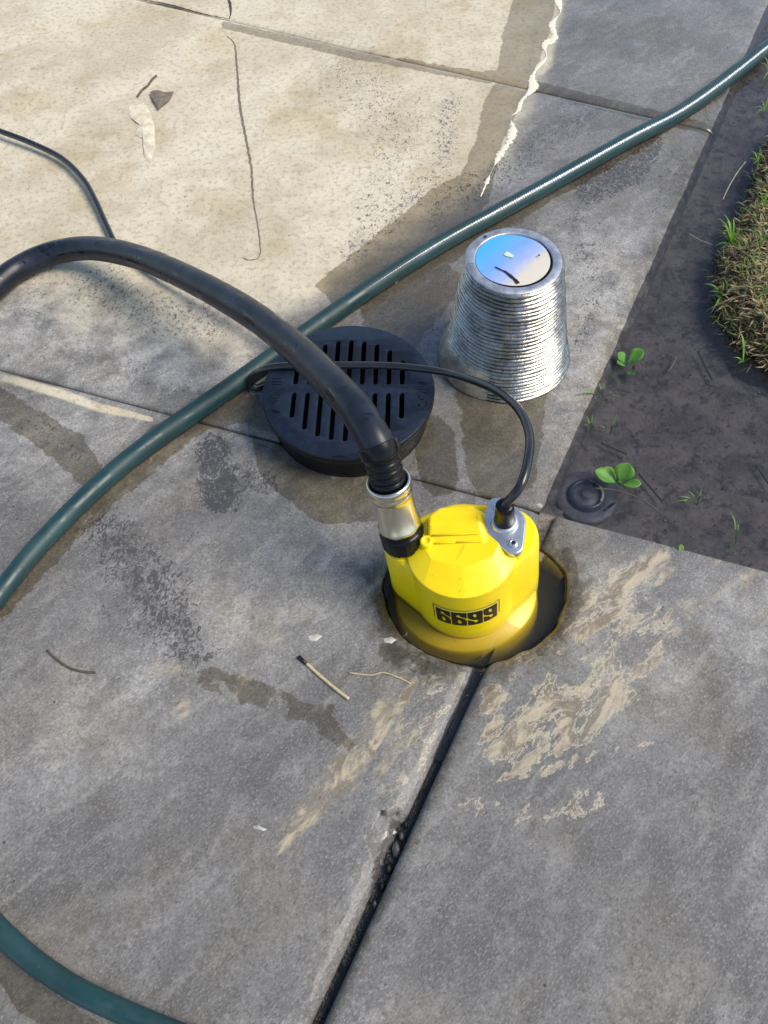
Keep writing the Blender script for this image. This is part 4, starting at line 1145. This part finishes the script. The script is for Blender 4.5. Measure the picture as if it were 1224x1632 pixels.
for _ in range(1500):
    q_ = O0+aD*random.uniform(0.005, 0.5)+bU*random.uniform(0.005, 0.95)
    sm.append((q_.x, q_.y, -0.0225+random.uniform(-0.001, 0.001), random.choice((0.0006, 0.0009, 0.0013, 0.002))))
grit('mud_crumbs', sm, BARK, 'dark crumbs and debris on the mud under the shallow water', 'debris')
sm = []
for _ in range(260):
    q_ = O0+aD*random.uniform(0.005, 0.5)+bU*random.uniform(0.005, 0.95)
    sm.append((q_.x, q_.y, -0.0215, random.choice((0.0006, 0.0009, 0.0016))))
grit('pale_crumbs', sm, PEB, 'pale bits of gravel on the mud under the shallow water', 'debris')
grit('slab_grit', sp_, DBROWN, 'fine dark grit scattered on the slabs and round the pump pit', 'grit')

# ------------------------------------------------------------------ sprinkler head in the pond corner
SC = at(936, 786, -0.012)
spk = empty('sprinkler_head', (SC.x, SC.y, -0.026)); tag(spk, 'round sunken sprinkler head with concentric rings in the muddy pond corner', 'sprinkler')
PLB = mat_simple('mud_filmed_plastic', (0.16, 0.15, 0.15), 0.5, 0, 0.4, 120, 0.3, 0.001, 200)
PLD = mat_simple('dark_blue_plastic', (0.06, 0.075, 0.10), 0.25, 0, 0.3, 120)
v, f = lathe_data([(0.034, 0.0), (0.0335, 0.006), (0.032, 0.0075), (0.022, 0.0078), (0.0205, 0.007)], 56); mesh_obj('outer_flange', v, f, PLB, spk)
v, f = lathe_data([(0.0205, 0.006), (0.0195, 0.012), (0.0175, 0.014), (0.0155, 0.0135), (0.0140, 0.010)], 56); mesh_obj('ring_wall', v, f, PLD, spk)
v, f = lathe_data([(0.0150, 0.0098), (0.006, 0.0102), (0.0055, 0.0125), (0.004, 0.0132)], 40, cap1=True); mesh_obj('nozzle', v, f, PLB, spk)
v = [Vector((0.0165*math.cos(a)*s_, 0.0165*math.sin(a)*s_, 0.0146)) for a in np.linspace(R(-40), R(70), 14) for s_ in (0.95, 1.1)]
mesh_obj('glint_ring', v, [(2*i, 2*i+1, 2*i+3, 2*i+2) for i in range(13)], PEB, spk)  # glint on the ring painted as a pale strip
bm = bmesh.new()
for k in range(3): add_box(bm, (0.020+k*0.003, -0.017+k*0.002, 0.0088), (0.010, 0.0022, 0.003), Matrix.Rotation(R(35), 3, 'Z'), 0.0006)
bm_obj('grip_slot', bm, PLD, spk)

# ------------------------------------------------------------------ sod bank
sod_px = [(1240, 190), (1212, 225), (1196, 262), (1182, 300), (1172, 330), (1160, 358), (1146, 395), (1132, 420), (1128, 460), (1134, 500), (1152, 530), (1168, 560), (1196, 580), (1224, 592), (1300, 640), (1500, 760), (1900, 700), (1800, 200), (1500, 60), (1330, 100)]
sod = [at(x, y, 0.0) for x, y in sod_px]; sodn = np.array([(p_.x, p_.y) for p_ in sod])
sp2 = [tuple(q) for q in sodn]
mn, mx_ = sodn.min(0)-0.03, sodn.max(0)+0.03
def sod_h(X):
    ins = inpoly(X, sp2); d = seg_dist(X, sp2+[sp2[0]], [1]*(len(sp2)+1)); sdv = np.where(ins, d, -d)
    nz = np.array([mnoise.noise(Vector((x*28, y*28, 0)))+0.5*mnoise.noise(Vector((x*75, y*75, 3))) for x, y in X])
    sdv = sdv+0.006*nz
    return -0.030+0.058*sstep(sdv, -0.014, 0.045)+0.006*nz*sstep(sdv, -0.01, 0.02)
gx = np.arange(mn[0], min(mx_[0], mn[0]+0.55), 0.0045); gy = np.arange(mn[1], mx_[1], 0.0045)
XX, YY = np.meshgrid(gx, gy, indexing='ij'); XY = np.stack([XX.ravel(), YY.ravel()], 1); HH = sod_h(XY)
idx = np.arange(len(gx)*len(gy)).reshape(len(gx), len(gy))
Fq = np.stack([idx[:-1, :-1], idx[1:, :-1], idx[1:, 1:], idx[:-1, 1:]], -1).reshape(-1, 4)
hk = HH[Fq].max(1) > -0.022
tag(mesh_obj('sod_bank', np.c_[XY, HH].tolist(), Fq[hk].tolist(), SOIL), kind='structure')
def blades(name, spots, mat, L, Wd, flat, parent=None, lean=None):
    """many thin curved blades in one mesh"""
    v = []; f = []
    for (x, y, z) in spots:
        a = random.uniform(0, 2*PI); l = L*random.uniform(0.5, 1.25); wd = Wd*random.uniform(0.6, 1.3)
        el = random.uniform(*flat); d = Vector((math.cos(a), math.sin(a), 0)); s = Vector((-d.y, d.x, 0))
        s = (s+Vector((0, 0, random.uniform(-0.6, 0.6)))).normalized()
        b0 = len(v); p_ = Vector((x, y, z)); e = el
        for i in range(4):
            t = i/3; ww = wd*(1-t*0.85)*(0.7 if i == 0 else 1)
            v.append(p_-s*ww); v.append(p_+s*ww)
            if i: f.append((b0+2*i-2, b0+2*i-1, b0+2*i+1, b0+2*i))
            p_ = p_+(d*math.cos(e)+Vector((0, 0, math.sin(e))))*(l/3); e -= random.uniform(0.15, 0.55)
            d = (d+Vector((random.uniform(-.35, .35), random.uniform(-.35, .35), 0))).normalized()
    o = mesh_obj(name, v, f, mat, parent, smooth=False); return o
def sod_spots(n, thr=0.0):
    out = []
    V2 = np.array([tuple(at(random.uniform(1110, 1330), random.uniform(150, 680), 0.01))[:2] for _ in range(n)])
    H2 = sod_h(V2)
    for (x, y), h in zip(V2, H2):
        if h > -0.012+thr: out.append((x, y, h-0.001))
    return out
tag(blades('dead_grass', sod_spots(11000), DEAD, 0.015, 0.0019, (0.0, 0.9)), 'matted straw-brown dead grass over the sod bank', 'dead grass', kind='stuff')
tag(blades('thatch', sod_spots(12000, -0.01), DEADD, 0.013, 0.0011, (-0.1, 0.7)), 'dark brown thatch covering the sod bank by the pond', 'thatch', kind='stuff')
tag(blades('sparse_grass', sod_spots(4200, 0.0), GRASSD, 0.021, 0.0011, (0.4, 1.3)), 'thin dull green grass growing through the dead turf', 'grass', kind='stuff')

def tuft(px, py, z, blist, mat, label, group=None, cat='grass tuft', rel=None):
    c = at(px, py, z); root = empty('grass_tuft', c); tag(root, label, cat, group)
    for (tx, ty, h, w_) in blist:      # tip pixel, tip height
        tip = at(tx, ty, h)-c; n_ = 7; v = []; f = []
        side = tip.cross(Vector((0, 0, 1))); side = side.normalized() if side.length > 1e-5 else Vector((1, 0, 0))
        for i in range(n_+1):
            t = i/n_; q_ = tip*t+Vector((0, 0, 1))*tip.length*0.35*math.sin(PI*t)*0.6
            ww = w_*(0.55+0.9*t if t < 0.4 else (1-(t-0.4)/0.6)*0.9+0.05)
            v += [q_-side*ww+Vector((0, 0, ww*0.5)), q_, q_+side*ww+Vector((0, 0, ww*0.5))]
            if i:
                b_ = 3*i; f += [(b_-3, b_-2, b_+1, b_), (b_-2, b_-1, b_+2, b_+1)]
        mesh_obj('blade', v, f, mat, root)
    return root
tuft(1165, 392, 0.006, [(1140, 346, 0.020, .0016), (1152, 340, 0.030, .0018), (1168, 348, 0.035, .0016), (1138, 392, 0.006, .0016), (1183, 362, 0.035, .0015), (1180, 400, 0.03, .0014), (1148, 366, 0.015, .002), (1172, 372, 0.03, .002), (1144, 400, 0.004, .0012), (1120, 362, 0.004, .0008)], GRASSG, 'bright green grass tuft, largest one on the edge of the sod bank')
tuft(1150, 473, 0.002, [(1122, 452, 0.014, .0016), (1133, 500, 0.001, .0012), (1152, 448, 0.022, .0016), (1175, 463, 0.018, .0014), (1130, 465, 0.008, .0016)], GRASSG, 'star-shaped green grass tuft at the left tip of the sod bank')
tuft(1184, 578, -0.002, [(1177, 526, 0.026, .0016), (1167, 570, 0.004, .0014), (1196, 572, 0.008, .0012), (1175, 580, 0.002, .0010)], GRASSG, 'green grass sprout with one tall blade, lowest beside the sod bank')
tuft(1208, 262, 0.012, [(1196, 240, 0.025, .0014), (1212, 236, 0.035, .0014), (1222, 250, 0.03, .0012), (1200, 262, 0.02, .0012), (1206, 246, 0.03, .0018)], GRASSG, 'green grass tuft near the top of the sod bank')
tuft(1216, 330, 0.028, [(1208, 312, 0.045, .0014), (1222, 308, 0.045, .0014), (1228, 322, 0.04, .0012), (1206, 326, 0.035, .0012)], GRASSG, 'small green grass tuft at the right frame edge on the sod bank')
tuft(1212, 392, 0.030, [(1207, 376, 0.048, .0012), (1222, 372, 0.045, .0013), (1200, 390, 0.036, .0012)], DIMG, 'dull green grass sprout in the middle of the sod bank')
tuft(1218, 470, 0.030, [(1206, 455, 0.045, .0012), (1226, 448, 0.045, .0013), (1204, 478, 0.034, .0012)], DIMG, 'dull green grass sprout on the lower part of the sod bank')
# sprouts standing in the water
tuft(1172, 868, -0.018, [(1162, 812, 0.004, .0010), (1153, 886, -0.006, .0012), (1175, 830, 0.0, .0008), (1160, 850, -0.008, .0008)], DIMG, 'slender green sprout standing in shallow water near the lower pond edge')
tuft(958, 634, -0.014, [(913, 632, 0.001, .0010), (990, 634, -0.004, .0010), (964, 606, 0.004, .0010), (954, 610, 0.002, .0008)], DIMG, 'three-bladed sprout reaching over the pond edge beside the foil duct')
tuft(940, 690, -0.016, [(934, 662, 0.003, .0011), (944, 660, 0.002, .0011), (930, 676, 0.0, .0010), (950, 672, 0.0, .0009)], DIMG, 'clump of short green sprouts along the slab edge in the pond')
tuft(972, 692, -0.016, [(983, 660, 0.004, .0010), (978, 672, 0.0, .0012), (962, 700, -0.006, .001), (956, 680, -0.002, .0009)], DIMG, 'yellow-green sprout next to the clump along the slab edge')
tuft(1110, 805, -0.016, [(1080, 792, -0.002, .0011), (1095, 782, 0.002, .0010), (1118, 778, 0.003, .0012), (1076, 800, -0.004, .0011), (1114, 826, -0.006, .0009), (1136, 792, 0, .0009)], DIMG, 'low spreading green sprout in the middle of the shallow pond')
tuft(1218, 178, -0.004, [(1200, 172, 0.004, .0012), (1212, 160, 0.01, .0014), (1226, 150, 0.012, .0016), (1202, 184, 0.0, .0012)], GRASSG, 'green sprout in the water above the sod bank')
tuft(1226, 120, -0.004, [(1210, 100, 0.012, .0018), (1216, 128, 0.006, .0018), (1212, 88, 0.01, .0016), (1230, 84, 0.02, .0018)], DIMG, 'leafy green weed at the right frame edge under the garden hose')

def rosette(px, py, z, leaves, label):
    c = at(px, py, z); root = empty('seedling', c); tag(root, label, 'seedling')
    for (tx, ty, h, wr) in leaves:
        tip = at(tx, ty, h)-c; L = tip.length; d = tip.normalized(); side = d.cross(Vector((0, 0, 1))).normalized(); up = side.cross(d)
        v = []; f = []; n_ = 20
        for i in range(n_+1):
            t = i/n_; ww = L*wr*(0.10 if t < 0.25 else max(0, math.sin(PI*min(1, (t-0.22)/0.78)**1.25))**0.6*0.5+0.02)
            q_ = d*L*t
            for s in (-1, -0.5, 0, 0.5, 1): v.append(q_+side*ww*s+up*(ww*0.35*abs(s)-0.0006*0))
            if i:
                for k in range(4): b_ = 5*i+k; f.append((b_-5, b_-4, b_+1, b_))
        o = mesh_obj('leaf', v, f, LEAF, root); modify(o, 'SOLIDIFY', thickness=0.0005)
    return root
rosette(997, 581, -0.006, [(1025, 558, 0.007, .62), (985, 562, 0.005, .70), (984, 579, 0.002, .7)], 'three-leaved bright seedling standing in the pond near the foil duct')
rosette(1007, 590, -0.015, [(1012, 584, -0.010, .8), (1002, 598, -0.010, .8)], 'tiny pale seedling just below the three-leaved one')
rosette(986, 773, -0.006, [(1001, 738, 0.016, .78), (948, 750, 0.006, .52), (1022, 771, 0.005, .50), (964, 744, 0.002, .45)], 'largest seedling with four spoon-shaped leaves beside the sprinkler head')
rosette(1086, 888, -0.010, [(1068, 880, 0.0, .8), (1084, 868, 0.004, .4)], 'little seedling with one round leaf at the lower pond edge')
stick('pale_stem', [(948, 778), (985, 782), (1020, 795), (1050, 815)], 0.0009, PALEG, 'pale stem lying in the water across the sprinkler head', 'stem', zs=-0.006)
for k, (pts, lab) in enumerate((([(1018, 755), (1035, 775), (1056, 800)], 'dark straight twig under water right of the largest seedling'),
                  ([(1205, 742), (1216, 758), (1228, 775)], 'dark twig under water at the right frame edge'),
                  ([(1112, 560), (1122, 580), (1135, 605)], 'bent grey twig under water below the middle of the pond'),
                  ([(958, 706), (985, 718), (1000, 724)], 'thin grey twig under water above the largest seedling'),
                  ([(1078, 568), (1072, 582), (1064, 592)], 'short pale twig under water in the middle of the pond'))):
    stick('sunken_twig', pts, 0.0010, BARK if k in (0, 1) else PALEG if k == 4 else BARK, lab, 'twig', zs=-0.017)
stick('dead_blade', [(1188, 258), (1175, 275), (1163, 295), (1152, 318)], 0.0009, PALEG, 'long pale dead blade leaning from the sod bank over the water', 'grass blade', zs=0.006)
stick('dead_blade', [(1098, 372), (1115, 382), (1135, 390)], 0.0005, PALEG, 'thin pale dead blade reaching left from the largest grass tuft', 'grass blade', zs=0.0)
